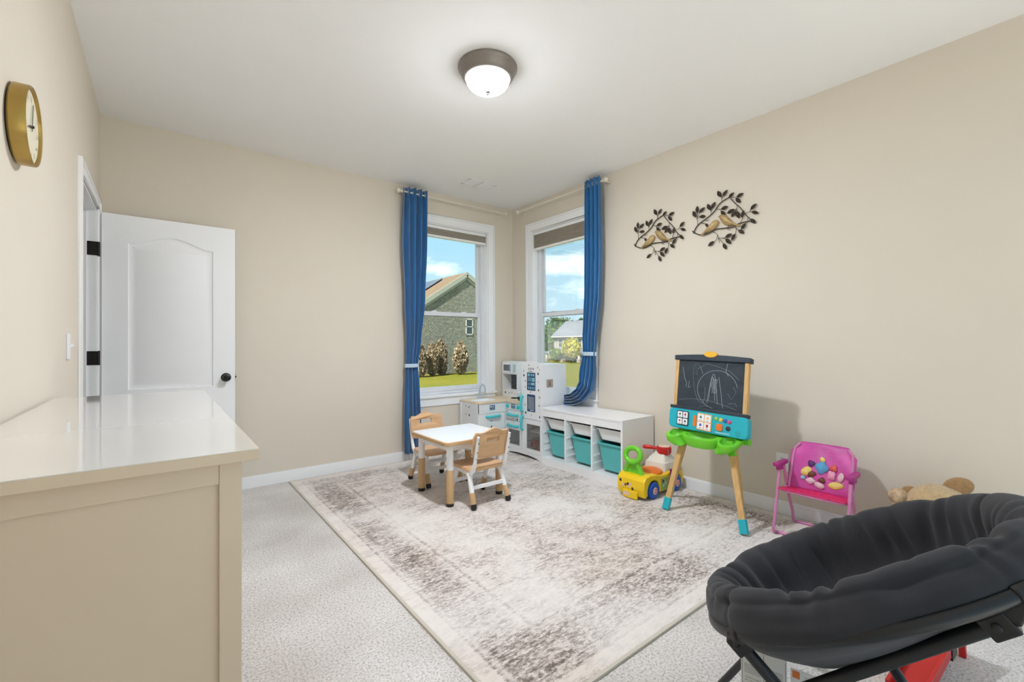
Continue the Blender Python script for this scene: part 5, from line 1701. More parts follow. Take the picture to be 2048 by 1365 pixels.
tm.loops([[ftray(u, d, zt) for u, d in outline], [ftray(u, d, zt - 0.006) for u, d in shr(outline, 1.01)], [ftray(u, d, zt - 0.035) for u, d in shr(outline, 0.975)], [ftray(u, d, zt - 0.062) for u, d in shr(outline, 0.80)]], False, True)
for p_, dep in zip(pk, (0.038, 0.042, 0.045)):
    cx_ = (sum(q[0] for q in p_) / 24, sum(q[1] for q in p_) / 24)
    tm.loops([[ftray(u, d, zt) for u, d in p_], [ftray(u, d, zt - dep * 0.8) for u, d in shr(p_, 0.86, cx_)], [ftray(u, d, zt - dep) for u, d in shr(p_, 0.6, cx_)]], False, True)
tr_ = part('tray', tm, LIME, es, 'lime green pocket tray', smooth=50)
# legs: two front, two rear
for (ta, tv, foot, nm) in (((0.175), 0.52, (2.722, 1.750, 0.0152), 'front'), (0.80, 0.52, (2.716, 1.221, 0.0182), 'front')):
    p0 = E_(ta, tv, -0.012)
    p1 = Vector(foot)
    xd = (0, 1, 0)
    lg = part('leg', MB().bar(p0, p0.lerp(p1, 0.9), 0.036, 0.022, xd), WOOD, es, 'pale wooden leg', bevel=0.002)
    part('bracket', MB().bar(p0.lerp(p1, -0.04), p0.lerp(p1, 0.14), 0.042, 0.030, xd), LIME, lg, 'lime bracket', bevel=0.003)
    part('foot_cap', MB().bar(p0.lerp(p1, 0.845), p1, 0.044, 0.030, xd), TEALP, lg, 'teal foot cap', bevel=0.002)
for (ta, foot) in ((0.19, (2.985, 1.885, 0.0170)), (0.80, (2.982, 1.352, 0.0117))):
    p0 = E_(ta, 0.56, -0.05)
    p1 = Vector(foot)
    lg = part('leg', MB().bar(p0, p0.lerp(p1, 0.92), 0.030, 0.020, (0, 1, 0)), WOOD, es, 'pale wooden rear leg', bevel=0.002)
    part('foot_cap', MB().bar(p0.lerp(p1, 0.86), p1, 0.036, 0.026, (0, 1, 0)), TEALP, lg, 'teal foot cap', bevel=0.002)
part('rear_bracket', MB().prism([(0.04, 0.535), (EW + 0.0, 0.535), (EW + 0.0, 0.575), (0.04, 0.575)], fE, -0.062, -0.02), LIME, es, 'lime rear bracket', bevel=0.003)

# ================================================================== ride-on car (nose towards the right wall)
YELB = mat('yellow_toy_body', (246, 206, 26), 0.32, var=0.03)
BLUET = mat('blue_toy_tyre', (24, 82, 178), 0.45, var=0.06)
REDT = mat('red_toy_plastic', (206, 34, 34), 0.35, var=0.05)
WHT = mat('white_toy_plastic', (236, 230, 216), 0.4, var=0.03)
PURP = mat('purple_toy_plastic', (120, 40, 100), 0.4, var=0.05)
PINKR = mat('pale_pink_hub', (238, 200, 196), 0.45, var=0.08)
cy0, cy1 = 1.915, 2.165
cyc = (cy0 + cy1) / 2
cz = 0.0096
rc_ = thing('ride_on_car', 'yellow ride-on toy car with blue wheels and lime push handle', 'toy car', (2.98, cyc, cz))
WX, WR = (2.838, 3.135), 0.062
prof = [(2.728, 0.035), (2.742, 0.03)]
def arch_pts(xc):
    return [(xc + 0.074 * cos(a), cz + WR + 0.074 * sin(a)) for a in [PI + 0.35 - i * (PI + 0.7) / 12 for i in range(13)]]
prof += [q for q in arch_pts(WX[0])]
prof += [(2.93, 0.045), (3.04, 0.045)]
prof += [q for q in arch_pts(WX[1])]
prof += [(3.222, 0.05), (3.235, 0.10), (3.225, 0.145), (3.17, 0.168), (3.07, 0.172), (3.00, 0.162), (2.93, 0.166), (2.87, 0.182), (2.80, 0.188), (2.745, 0.178), (2.722, 0.15), (2.716, 0.09)]
part('body', MB().prism(prof, lambda u, v, w_: (u, w_, v), cy0 + 0.006, cy1 - 0.006), YELB, rc_, 'yellow moulded body', bevel=0.012, seg=3)
part('rear_bumper', MB().prism(rrect(cy0 + 0.06, cy1 - 0.06, 0.014, 0.07, 0.012, 4), lambda u, v, w_: (2.722 - w_, u, v), 0, 0.014), YELB, rc_, bevel=0.004)
for xc in WX:
    for yy, sg in ((cy0 + 0.018, -1), (cy1 - 0.018, 1)):
        wl = part('wheel', MB().lathe([(0.0, -0.022), (0.045, -0.022), (WR - 0.004, -0.018), (WR, -0.010), (WR, 0.012), (WR - 0.006, 0.020), (WR - 0.022, 0.024), (0.028, 0.022), (0.0, 0.022)], (xc, yy, cz + WR), (0, sg, 0), 36), BLUET, rc_, 'blue wheel', smooth=40)
        hb = part('hub', MB().lathe([(0.026, 0.020), (0.026, 0.026), (0.022, 0.028), (0, 0.028)], (xc, yy, cz + WR), (0, sg, 0), 24), PINKR, wl, smooth=40)
        mm_ = MB()
        for k in range(8):
            a = 2 * PI * k / 8
            mm_.bar((xc + 0.007 * cos(a), yy + sg * 0.0285, cz + WR + 0.007 * sin(a)), (xc + 0.02 * cos(a), yy + sg * 0.0285, cz + WR + 0.02 * sin(a)), 0.0015, 0.004, (0, 1, 0))
        part('hub_spokes', mm_, REDT, wl)
part('seat', MB().ell((2.945, cyc - 0.01, 0.168), (0.105, 0.092, 0.034), 28, 12), ORA, rc_, 'orange seat', smooth=60)
# lime push handle: leaning loop on two struts
hc = Vector((2.772, cyc + 0.015, 0.318))
part('push_handle', MB().tube([hc + Vector((0.012 * sin(a), 0.066 * cos(a), 0.050 * sin(a))) for a in [2 * PI * k / 32 for k in range(32)]], 0.0195, 12, closed=True), LIME, rc_, 'lime grip loop', smooth=70)
for sg in (1, -1):
    part('handle_strut', MB().tube([hc + Vector((0, sg * 0.030, -0.045)), hc + Vector((0.004, sg * 0.056, -0.095)), hc + Vector((0.012, sg * 0.074, -0.150)), hc + Vector((0.004, sg * 0.082, -0.19))], [0.019, 0.0185, 0.019, 0.021], 12), LIME, rc_, 'lime strut', smooth=70)
part('handle_web', MB().prism([(-0.028, -0.05), (0.028, -0.05), (0.07, -0.15), (-0.07, -0.15)], lambda u, v, w_: (hc.x + 0.006 + w_, hc.y + u, hc.z + v), -0.004, 0.004), LIME, rc_, bevel=0.002)
# white front console, red pan-shaped top, purple lever and string
con = []
for k, z, ox in ((1.0, 0.165, 0.0), (0.98, 0.205, 0.0), (0.93, 0.228, 0.003), (0.84, 0.234, 0.008), (0.78, 0.250, 0.012), (0.47, 0.285, 0.02), (0.43, 0.295, 0.02)):
    con.append([Vector((3.10 + ox + u * k, cyc + v * k, z)) for u, v in rrect(-0.085, 0.105, -0.095, 0.095, 0.03, 5)])
part('console', MB().loops(con), WHT, rc_, 'white front console', smooth=35)
rp = part('popper_top', MB().lathe([(0.0, 0.276), (0.044, 0.276), (0.055, 0.292), (0.056, 0.330), (0.052, 0.338), (0.046, 0.338), (0.044, 0.330), (0.0, 0.330)], (3.125, cyc - 0.02, 0), n=32), REDT, rc_, 'red pan-shaped top', smooth=40)
part('popper_lid', MB().lathe([(0.0, 0.3405), (0.044, 0.3405), (0.044, 0.329), (0.0, 0.329)], (3.125, cyc - 0.02, 0), n=32), mat('pale_peach_plastic', (242, 208, 184), 0.4, var=0.04), rp, smooth=40)
part('popper_handle', MB().tube([(3.10, cyc + 0.024, 0.318), (3.08, cyc + 0.07, 0.322), (3.06, cyc + 0.115, 0.322), (3.055, cyc + 0.127, 0.322)], [0.011, 0.0155, 0.0165, 0.011], 10), REDT, rp, smooth=60)
part('string', MB().tube([(3.10, cyc - 0.068, 0.33), (3.085, cyc - 0.09, 0.27), (3.06, cyc - 0.118, 0.19)], 0.0014, 5), mat('string_grey', (190, 186, 180), 0.8), rc_)
part('lever', MB().tube([(3.05, cyc - 0.126, 0.195), (3.052, cyc - 0.128, 0.165), (3.058, cyc - 0.126, 0.13)], [0.008, 0.012, 0.010], 10), PURP, rc_, smooth=60)
dk = part('side_picture', MB().prism(rrect(2.932, 3.045, 0.055, 0.142, 0.008, 3), lambda u, v, w_: (u, cy0 + 0.006 - w_, v), 0, 0.002), mat('picture_green', (150, 176, 96), 0.45, var=0.25, vscale=40), rc_, 'small printed picture')
for i, (u, v) in enumerate(((2.955, 0.118), (2.985, 0.10), (3.012, 0.12), (3.03, 0.09), (2.96, 0.085), (3.0, 0.075))):
    part('print', MB().prism([(u + 0.012 * cos(a), v + 0.013 * sin(a)) for a in [2 * PI * k / 7 for k in range(7)]], lambda u, v, w_: (u, cy0 + 0.004 - w_, v), 0, 0.0008), [PAL[1], PRINTL, ORA, PAL[0], PRINTL, PAL[5]][i], dk)
for i, (u, v) in enumerate(((2.128, 0.128), (2.105, 0.098), (2.082, 0.103), (2.062, 0.112), (2.04, 0.115), (2.02, 0.085), (2.055, 0.098))):
    part('sticker', MB().prism([(u + 0.0105 * cos(a), v + 0.012 * sin(a)) for a in [2 * PI * k / 6 + i for k in range(6)]], lambda u, v, w_: (2.7172 - w_, u, v), 0, 0.0012), [PAL[1], PINKR, mat('ink_brown', (110, 80, 50), 0.5, var=0.2), PAL[1], PINKR, PAL[1], PINKR][i], rc_)
part('sticker', MB().prism(rrect(2.045, 2.09, 0.030, 0.058, 0.008, 3), lambda u, v, w_: (2.7078 - w_, u, v), 0, 0.001), PINKR, rc_)

# ================================================================== pink folding chair
PINKT = mat('pink_tube', (214, 132, 178), 0.35, var=0.05)
MAG = mat('magenta_plastic', (172, 40, 128), 0.4, var=0.06)
FABS = simple_nodes('hot_pink_seat_fabric', lambda t, P: t.ramp(_vn(t, P), [(0.0, srgb(196, 22, 92)), (0.16, srgb(150, 16, 74)), (0.3, srgb(222, 40, 108)), (1.0, srgb(226, 44, 112))]), 0.6) if False else mat('hot_pink_seat_fabric', (222, 38, 104), 0.6, var=0.22, vscale=45)
FABB = mat('magenta_back_fabric', (206, 70, 160), 0.42, var=0.2, vscale=7, sheen=0.2, bump=0.25, bscale=18, bdist=0.01)
pc = thing('folding_chair', 'pink child folding chair with a printed magenta back by the outlet', 'chair', (3.03, 0.95, 0.0))
yL, yR = 1.128, 0.762
for yy, sg in ((yL, 1), (yR, -1)):
    yi = yy - sg * 0.004
    z0 = 0.0183
    # front leg tube sweeps back along the floor and up as the rear leg
    pts = [(2.972, yi, 0.40), (2.955, yi, 0.33), (2.935, yi, 0.25), (2.905, yi, 0.14), (2.880, yi, 0.065), (2.872, yi, 0.036), (2.882, yi, z0 + 0.003), (2.905, yi, z0)]
    part('front_leg', MB().tube(pts, 0.0085, 10), PINKT, pc, smooth=70)
    pts = [(3.005, yi - sg * 0.012, 0.40), (3.035, yi - sg * 0.012, 0.30), (3.075, yi - sg * 0.012, 0.20), (3.118, yi - sg * 0.012, 0.12), (3.135, yi - sg * 0.012, 0.085), (3.14, yi - sg * 0.012, 0.055), (3.15, yi - sg * 0.012, 0.028), (3.172, yi - sg * 0.012, z0)]
    part('rear_leg', MB().tube(pts, 0.0085, 10), PINKT, pc, smooth=70)
    part('armrest', MB().prism([(2.925, -0.014), (2.935, -0.020), (3.06, -0.017), (3.085, -0.012), (3.085, 0.012), (3.06, 0.017), (2.935, 0.020), (2.925, 0.014)], lambda u, v, w_: (u, yy + v, w_), 0.402, 0.424), MAG, pc, 'magenta plastic armrest', bevel=0.005, seg=3)
    part('arm_socket', MB().box(2.958, 3.02, yy - 0.012, yy + 0.012, 0.375, 0.403), MAG, pc, bevel=0.003)
    # back upright
    part('back_tube', MB().tube([(3.03, yi - sg * 0.024, 0.255), (3.075, yi - sg * 0.024, 0.35), (3.115, yi - sg * 0.026, 0.45), (3.135, yi - sg * 0.03, 0.495), (3.148, yi - sg * 0.055, 0.525)], 0.008, 10), PINKT, pc, smooth=70)
    part('latch', MB().box(3.03, 3.065, yi - sg * 0.02 - 0.006, yi - sg * 0.02 + 0.006, 0.255, 0.285), MAG, pc, bevel=0.002)
part('floor_bar', MB().tube([(2.905, yL - 0.004, 0.0183), (2.907, 0.945, 0.0183), (2.905, yR + 0.004, 0.0183)], 0.0085, 10), PINKT, pc, smooth=70)
part('floor_bar', MB().tube([(3.172, yL - 0.016, 0.0183), (3.172, 0.945, 0.0183), (3.172, yR + 0.016, 0.0183)], 0.0085, 10), PINKT, pc, smooth=70)
part('seat_tube', MB().tube([(3.05, yL - 0.02, 0.268), (2.95, yL - 0.02, 0.268), (2.925, yL - 0.035, 0.268), (2.922, 0.945, 0.268), (2.925, yR + 0.035, 0.268), (2.95, yR + 0.02, 0.268), (3.05, yR + 0.02, 0.268)], 0.008, 10), PINKT, pc, smooth=70)
# seat fabric
m = MB()
nu_, nv_ = 10, 16
vs = []
for i in range(nu_ + 1):
    for j in range(nv_ + 1):
        k, l_ = i / nu_, j / nv_
        vs.append((2.914 + 0.145 * k, yR + 0.014 + (yL - yR - 0.028) * l_, 0.272 - 0.012 * sin(PI * k) * sin(PI * l_) + 0.006 * (1 - k) - 0.005 * k))
m.add(vs, [(i * (nv_ + 1) + j, (i + 1) * (nv_ + 1) + j, (i + 1) * (nv_ + 1) + j + 1, i * (nv_ + 1) + j + 1) for i in range(nu_) for j in range(nv_)])
stp = part('seat_fabric', m, FABS, pc, 'hot pink seat fabric', smooth=70, solid=0.006)
# back fabric: cut-corner sling
def fbk(u, v, w_=0.0):
    """u 0..1 from left (yL) to right, v 0..1 up"""
    zb_ = 0.262 + 0.272 * v
    sag = 0.022 * sin(PI * u) * (0.4 + 0.6 * v)
    return Vector((3.048 + 0.085 * v + 0.02 * v * v + sag - w_, yL - 0.014 - (yL - yR - 0.028) * u, zb_ - 0.008 * 0))
vs, fs = [], []
nu_, nv_ = 22, 18
for i in range(nu_ + 1):
    for j in range(nv_ + 1):
        u, v = i / nu_, j / nv_
        e = min(u, 1 - u)
        vmax = 1.0 if e > 0.14 else 0.80 + 0.20 * e / 0.14
        q = fbk(u, v * vmax)
        wr = 0.002 * sin(9 * u + 5 * v) * sin(11 * v - 4 * u) + 0.0025 * sin(16 * u * v + 2)
        vs.append(q + Vector((wr, 0, 0)))
fs = [(i * (nv_ + 1) + j, (i + 1) * (nv_ + 1) + j, (i + 1) * (nv_ + 1) + j + 1, i * (nv_ + 1) + j + 1) for i in range(nu_) for j in range(nv_)]
bkf = part('back_fabric', MB().add(vs, fs), FABB, pc, 'magenta back fabric', smooth=70, solid=0.005)
# plain floral patches stand in for the print
pm = [mat('print_%d' % i, c, 0.5, var=0.12, vscale=30) for i, c in enumerate([(244, 216, 120), (96, 168, 214), (222, 96, 82), (236, 198, 206), (120, 62, 52), (150, 206, 226), (240, 160, 190), (96, 50, 110), (70, 26, 70)])]
for i, (u, v, ru, rv, mi) in enumerate(((0.28, 0.40, .10, .12, 0), (0.34, 0.57, .07, .08, 7), (0.50, 0.52, .12, .16, 1), (0.50, 0.68, .05, .07, 0), (0.68, 0.55, .07, .08, 2), (0.66, 0.40, .08, .12, 6), (0.74, 0.22, .14, .09, 0), (0.36, 0.36, .09, .09, 4), (0.36, 0.22, .09, .08, 3), (0.50, 0.16, .09, .08, 3), (0.53, 0.27, .07, .07, 4), (0.24, 0.26, .045, .05, 5), (0.80, 0.40, .06, .11, 3))):
    pts, n = [], 18
    for k in range(n):
        a = 2 * PI * k / n
        rr = 1 + 0.14 * sin((2 + i % 3) * a + i)
        pts.append((u + ru * rr * cos(a) * 0.8, v + rv * rr * sin(a) * 0.8))
    ctr = fbk(u, v, 0.0085)
    mm_ = MB().add([fbk(*q, 0.0080) for q in pts] + [ctr], [(k, (k + 1) % n, n) for k in range(n)])
    part('flower_patch', mm_, pm[mi], bkf, smooth=60, solid=0.0012)

# ================================================================== teddy bear behind the saucer chair
FUR = mat('tan_plush_fur', (214, 182, 134), 0.95, var=0.16, vscale=60, bump=0.9, bscale=170, bdist=0.01, sheen=0.5)
FURD = mat('darker_plush_fur', (180, 140, 92), 0.95, var=0.16, vscale=60, bump=0.9, bscale=170, bdist=0.01, sheen=0.4)
tdx, tdy = 3.10, 0.43
bt = thing('teddy_bear', 'large tan plush bear sitting against the wall behind the black chair', 'soft toy', (tdx, tdy, 0))
rg3 = random.Random(8)


def fur(name, c, rad, m_, label=None, rot=None, parent=None):
    return part(name, MB().ell(c, rad, 40, 26, 0.012, rg3, rot), m_, parent or bt, label, smooth=80)


fur('body', (tdx + 0.03, tdy, 0.135), (0.125, 0.135, 0.135), FUR)
hd = fur('head', (tdx - 0.005, tdy, 0.315), (0.112, 0.132, 0.114), FUR)
fur('ear', (tdx + 0.02, tdy - 0.066, 0.432), (0.028, 0.060, 0.044), FURD, rot=Matrix.Rotation(R(-28), 3, 'X'))
fur('ear', (tdx + 0.03, tdy + 0.112, 0.345), (0.026, 0.046, 0.040), FURD, rot=Matrix.Rotation(R(35), 3, 'X'))
fur('muzzle', (tdx - 0.10, tdy, 0.298), (0.05, 0.055, 0.042), FUR, parent=bt)
part('nose', MB().ell((tdx - 0.148, tdy, 0.312), (0.012, 0.018, 0.012), 14, 10), BLACKP, bt, smooth=70)
for sg in (-1, 1):
    part('eye', MB().ell((tdx - 0.098, tdy + sg * 0.045, 0.348), (0.008, 0.010, 0.010), 12, 8), BLACKP, bt, smooth=70)
fur('arm', (tdx - 0.02, tdy + 0.135, 0.255), (0.045, 0.042, 0.095), FUR, rot=Matrix.Rotation(R(-14), 3, 'X'))
fur('paw', (tdx - 0.025, tdy + 0.155, 0.335), (0.042, 0.044, 0.042), mat('brown_paw', (190, 164, 132), 0.95, var=0.4, vscale=30), 'tan raised paw with a brown pad')
fur('arm', (tdx - 0.06, tdy - 0.16, 0.17), (0.08, 0.042, 0.045), FUR)
for sg in (-1, 1):
    fur('leg', (tdx - 0.16, tdy + sg * 0.10, 0.058), (0.13, 0.056, 0.056), FUR)
    fur('foot', (tdx - 0.275, tdy + sg * 0.105, 0.075), (0.036, 0.062, 0.074), FURD)

# ================================================================== red toy on the carpet under the saucer chair
rdt = thing('red_toy', 'red plastic toy lying on the carpet under the black saucer chair', 'toy', (2.1, 0.33, 0))
m = MB()
A_, B_ = Vector((1.86, 0.345, 0.022)), Vector((2.30, 0.30, 0.115))
part('deck', MB().bar(A_, B_, 0.075, 0.018, (0, 1, 0)), REDT, rdt, 'red sloping deck', bevel=0.004)
for sg in (-1, 1):
    part('side_rail', MB().bar(A_ + Vector((0, sg * 0.042, 0.01)), B_ + Vector((0, sg * 0.042, 0.01)), 0.012, 0.045, (0, 1, 0)), REDT, rdt, bevel=0.003)
part('leg', MB().bar((2.28, 0.265, 0.118), (2.31, 0.262, 0.0005), 0.02, 0.024, (0, 1, 0)), REDT, rdt, bevel=0.003)
part('leg', MB().bar((2.28, 0.345, 0.118), (2.31, 0.348, 0.0005), 0.02, 0.024, (0, 1, 0)), REDT, rdt, bevel=0.003)
part('band', MB().bar(A_.lerp(B_, 0.62) + Vector((0, 0, 0.002)), A_.lerp(B_, 0.74) + Vector((0, 0, 0.002)), 0.102, 0.052, (0, 1, 0)), BLACKP, rdt, 'black band', bevel=0.002)
part('knob', MB().lathe([(0.02, 0), (0.02, 0.01), (0.012, 0.014), (0, 0.014)], A_.lerp(B_, 0.83) + Vector((0, 0.05, 0.012)), (-0.2, 0.3, 1), 18), REDT, rdt, smooth=40)

# ================================================================== black saucer chair
CLOTH = mat('black_microsuede', (47, 47, 51), 0.82, var=0.12, vscale=5, bump=0.2, bscale=300, bdist=0.002, sheen=0.12, spec=0.3)
STEEL = mat('black_powder_coat', (30, 30, 32), 0.42, 0.1, var=0.06)
CC, TH, PS = Vector((1.476, 0.365, 0.550)), 0.514, 0.027
exv = Vector((cos(PS), sin(PS), 0))
e0v = Vector((-sin(PS), cos(PS), 0))
eyv = e0v * cos(TH) - Vector((0, 0, sin(TH)))
nv3 = e0v * sin(TH) + Vector((0, 0, cos(TH)))


def RG(phi, r, n):
    return CC + (exv * cos(phi) + eyv * sin(phi)) * r + nv3 * n


sc_ = thing('saucer_chair', 'black padded saucer chair on a folding steel frame', 'chair', (1.476, 0.365, 0))
prof = [(0.0, -0.135), (0.09, -0.134), (0.17, -0.126), (0.225, -0.112), (0.256, -0.095), (0.272, -0.075), (0.282, -0.052), (0.288, -0.030), (0.294, -0.005), (0.302, 0.020), (0.315, 0.044), (0.333, 0.060), (0.353, 0.069), (0.374, 0.069), (0.392, 0.060),
        (0.405, 0.043), (0.413, 0.024), (0.415, 0.004), (0.411, -0.012), (0.402, -0.024), (0.394, -0.036), (0.386, -0.050), (0.366, -0.074), (0.326, -0.104), (0.266, -0.134), (0.18, -0.158), (0.09, -0.166), (0.0, -0.168)]
rng = random.Random(12)
NPHI = 320
vs, fs = [], []
NP = len(prof)
dense = []
for i in range(NP - 1):
    for k in range(3):
        s_ = k / 3
        p0, p1, p2, p3 = prof[max(0, i - 1)], prof[i], prof[i + 1], prof[min(NP - 1, i + 2)]
        dense.append((tuple(0.5 * (2 * p1[j] + (p2[j] - p0[j]) * s_ + (2 * p0[j] - 5 * p1[j] + 4 * p2[j] - p3[j]) * s_ ** 2 + (3 * p1[j] - p0[j] - 3 * p2[j] + p3[j]) * s_ ** 3) for j in (0, 1)), i + s_))
dense.append((prof[-1], NP - 1))
dense_n = {}
for i in range(len(dense)):
    (ra, na), (rb, nb2) = dense[max(0, i - 1)][0], dense[min(len(dense) - 1, i + 1)][0]
    ln_ = math.hypot(rb - ra, nb2 - na) or 1.0
    dense_n[dense[i][0]] = (-(nb2 - na) / ln_, (rb - ra) / ln_)
SEAMS = [0.42, 1.66, 2.60, 4.05, 5.30]
# irregular gathers: each a soft crease with its own place, width, depth, lean and reach
creases = []
ph_ = 0.0
while ph_ < 2 * PI:
    creases.append((ph_, rng.uniform(0.025, 0.075), rng.uniform(0.3, 1.0), rng.uniform(-0.020, 0.020), rng.uniform(6.5, 11.5), rng.uniform(2.2, 4.2)))
    ph_ += rng.uniform(0.09, 0.26)
dents = [(rng.uniform(0, 2 * PI), rng.uniform(13.0, 17.5), rng.uniform(0.06, 0.16), rng.uniform(0.8, 1.8), rng.uniform(0.3, 1.0), rng.uniform(-0.05, 0.05)) for _ in range(34)]
wrap = lambda a: (a + PI) % (2 * PI) - PI
for (r_, n_), idx in dense:
    for j in range(NPHI):
        ph = 2 * PI * j / NPHI
        d = 0.0
        if 2.5 < idx < 17:
            for c0, wd, dep, lean, mid_, reach in creases:
                q = wrap(ph - c0 - lean * (idx - 8))
                if abs(q) < 3 * wd:
                    d -= 0.020 * dep * math.exp(-(q / wd) ** 2) * math.exp(-((idx - mid_) / reach) ** 2)
                elif abs(q) < 5 * wd:
                    pass
            d += 0.006 * sin(5 * ph + 1.3) * math.exp(-((idx - 9) / 4.0) ** 2)
        if 10 < idx < 21:
            for c0, mid_, wd, reach, dep, lean in dents:
                q = wrap(ph - c0 - lean * (idx - 15))
                if abs(q) < 3 * wd:
                    d -= 0.009 * dep * math.exp(-(q / wd) ** 2) * math.exp(-((idx - mid_) / reach) ** 2)
        for s0 in SEAMS:
            dd = abs(wrap(ph - s0))
            if 4 < idx < 18 and dd < 0.1:
                d -= 0.011 * math.exp(-(dd / 0.02) ** 2) * math.sin(PI * min(1, max(0, (idx - 4) / 14)))
        cov = math.exp(-(wrap(ph - 3.05) / 0.45) ** 4)
        # seam groove along the crest
        if 14.2 < idx < 14.8:
            d -= 0.0035
        if 16.5 < idx < 22.5:
            d += 0.020 * cov * math.sin(PI * (idx - 16.5) / 6)
        di = dense_n[(r_, n_)]
        vr, vn = r_ + di[0] * d, n_ + di[1] * d
        if vn < 0:
            vn *= 1 - 0.55 * max(0.0, -sin(ph + 0.25)) * min(1.0, r_ / 0.38)
        # faint unevenness of the seat base
        if idx < 4:
            vn += 0.006 * sin(3 * ph + 6 * r_) * min(1.0, r_ / 0.1)
        vs.append(RG(ph, max(0.0, vr), vn))
ND = len(dense)
for i in range(ND - 1):
    for j in range(NPHI):
        fs.append((i * NPHI + j, i * NPHI + (j + 1) % NPHI, (i + 1) * NPHI + (j + 1) % NPHI, (i + 1) * NPHI + j))
part('cushion', MB().add(vs, fs), CLOTH, sc_, 'black padded round cushion', smooth=180)
# round steel rim under the padding
part('rim_tube', MB().tube([RG(2 * PI * k / 72, 0.408, -0.020) for k in range(72)], 0.0150, 12, closed=True), STEEL, sc_, 'black steel rim', smooth=70)
LEGS = [((1.130, 0.531, 0.415), (1.305, 0.18, 0.0128), 150), ((1.218, 0.083, 0.640), (1.122, 0.752, 0.0128), 233)]
ends = []
for (a, b, ph) in LEGS:
    for mir in (False, True):
        fx_m = (lambda p: Vector((2.952 - p[0], p[1] + 0.018, p[2]))) if mir else (lambda p: Vector(p))
        A, B = fx_m(a), fx_m(b)
        lg = part('leg', MB().tube([A, B], 0.0145, 14), STEEL, sc_, 'black steel leg', smooth=60)
        rim_p = RG(R(ph if not mir else 180 - ph), 0.408, -0.02)
        d = (A - B).normalized()
        jm = MB().bar(A - d * 0.035, A + d * 0.012, 0.042, 0.036, (0, 0, 1))
        jm.bar(A + d * 0.005, rim_p, 0.036, 0.034, (1, 0, 0))
        jm.lathe([(0.0, -0.019), (0.019, -0.019), (0.019, 0.019), (0.0, 0.019)], rim_p, (exv * -sin(R(ph)) + eyv * cos(R(ph))) if not mir else (exv * -sin(R(180 - ph)) + eyv * cos(R(180 - ph))), 16)
        jo = part('joint', jm, BLACKP, lg, 'black plastic joint', bevel=0.004)
        part('bolt', MB().lathe([(0.008, 0.0), (0.008, 0.005), (0.005, 0.007), (0, 0.007)], A - d * 0.012 + Vector((-0.0175 if not mir else 0.0175, 0, 0)), (-1 if not mir else 1, 0, 0), 12), STEEL, lg, smooth=40)
        part('foot_cap', MB().tube([B + d * 0.03, B - d * 0.0], [0.0175, 0.0175], 12), BLACKP, lg, smooth=40)
        ends.append((A, B))
for yy, k in ((0, 0.97), (2, 0.93)):
    A, B = ends[yy]
    A2, B2 = ends[yy + 1]
    part('cross_bar', MB().tube([A.lerp(B, k), A2.lerp(B2, k)], 0.011, 12), STEEL, sc_, 'black steel cross bar', smooth=60)
    for q, q2 in ((A, B), (A2, B2)):
        pass
# hub where the two near legs cross
for s0 in (0, 1):
    A, B = ends[s0]
    A2, B2 = ends[2 + s0]
    # closest point in y/z
    best = min(((A.lerp(B, i / 100) - A2.lerp(B2, j / 100)).length, i, j) for i in range(101) for j in range(101))
    p = A.lerp(B, best[1] / 100)
    q = A2.lerp(B2, best[2] / 100)
    part('pivot', MB().tube([p.lerp(q, -0.2) if best[0] > 0.005 else p - Vector((0.02, 0, 0)), p.lerp(q, 1.2) if best[0] > 0.005 else p + Vector((0.02, 0, 0))], 0.019, 14), BLACKP, sc_, 'black pivot hub', smooth=60)

# sewn warning labels hanging under the near edge of the seat
LAB = mat('white_label_cloth', (232, 230, 226), 0.7, var=0.04)
INK = mat('label_ink', (60, 60, 62), 0.7, var=0.1)
WARN = mat('label_orange', (226, 124, 62), 0.6, var=0.05)


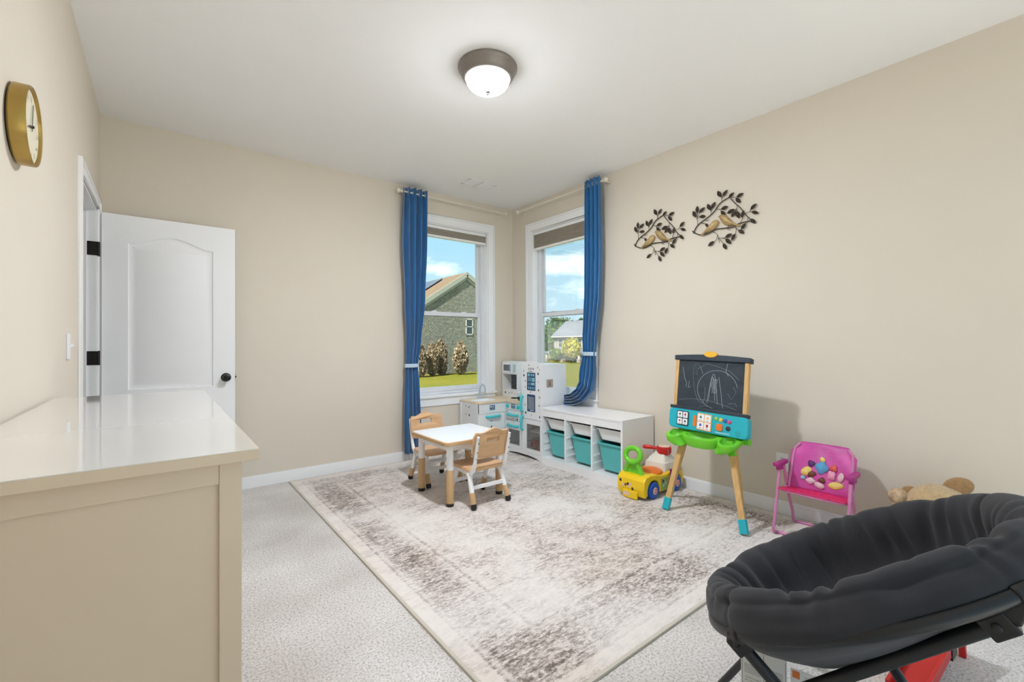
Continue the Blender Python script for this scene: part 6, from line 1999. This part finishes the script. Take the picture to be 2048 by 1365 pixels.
def label_sheet(name, lab, o, ux, lw, lh, lines, bars, grid):
    """o = top left corner, ux = direction across"""
    o, ux = Vector(o), Vector(ux).normalized()
    uz = Vector((0, 0, -1))
    nn_ = ux.cross(uz).normalized()
    if nn_.x > 0:
        nn_ = -nn_
    f = lambda u, v, w_: o + ux * u + uz * v + nn_ * w_
    s_ = part(name, MB().prism([(0, 0), (lw, 0), (lw, lh), (0, lh)], f, 0, 0.0012), LAB, sc_, lab)
    m1, m2 = MB(), MB()
    for (x0, y0, x1, y1) in bars:
        m2.prism([(x0, y0), (x1, y0), (x1, y1), (x0, y1)], f, 0.0012, 0.0016)
    for (x0, y0, x1, y1) in grid:
        m1.prism([(x0, y0), (x1, y0), (x1, y1), (x0, y1)], f, 0.0012, 0.0015)
    for body, x, y, size in lines:
        tv, tf = text_mesh(body, size)
        m1.add([f(x + v.x, y - v.y, 0.0019) for v in tv], tf)
    part('print', m1, INK, s_)
    if bars:
        part('warning_bar', m2, WARN, s_)
    return s_


gr = []
for i in range(6):
    gr.append((0.008, 0.052 + 0.0042 * i, 0.05, 0.0528 + 0.0042 * i))
    gr.append((0.058, 0.046 + 0.0042 * i, 0.098, 0.0468 + 0.0042 * i))
gr += [(0.003, 0.012, 0.0038, 0.20), (0.054, 0.012, 0.0548, 0.20), (0.103, 0.012, 0.1038, 0.20), (0.003, 0.105, 0.054, 0.1058), (0.003, 0.125, 0.054, 0.1258)]
gr += [(0.058, 0.075 + 0.005 * i, 0.098, 0.0758 + 0.005 * i) for i in range(12)]
label_sheet('care_label', 'white printed care label', (1.232, 0.566, 0.345), (0.25, -1, 0), 0.107, 0.21,
            [('302 FIFTH AVENUE', 0.010, 0.088, 0.0046), ('NEW YORK, NY 10001', 0.009, 0.096, 0.0046), ('DATE OF DELIVERY:', 0.006, 0.115, 0.0042), ('DATE DE LIVRAISON:', 0.006, 0.121, 0.0042), ('MADE IN CHINA', 0.012, 0.134, 0.0042)], [], gr)
label_sheet('warning_label', 'white warning label with an orange heading', (1.262, 0.456, 0.325), (0.25, -1, 0), 0.10, 0.19,
            [('MISE EN GARDE', 0.024, 0.077, 0.0095)], [(0.004, 0.004, 0.02, 0.022), (0.006, 0.064, 0.096, 0.082)],
            [(0.03, 0.012 + 0.004 * i, 0.092, 0.0128 + 0.004 * i) for i in range(7)] + [(0.006, 0.09 + 0.005 * i, 0.09, 0.0908 + 0.005 * i) for i in range(12)] + [(0.009, 0.068, 0.019, 0.078)])

for o in bpy.data.objects:
    if '_w' in o:
        del o['_w']
bpy.context.view_layer.update()
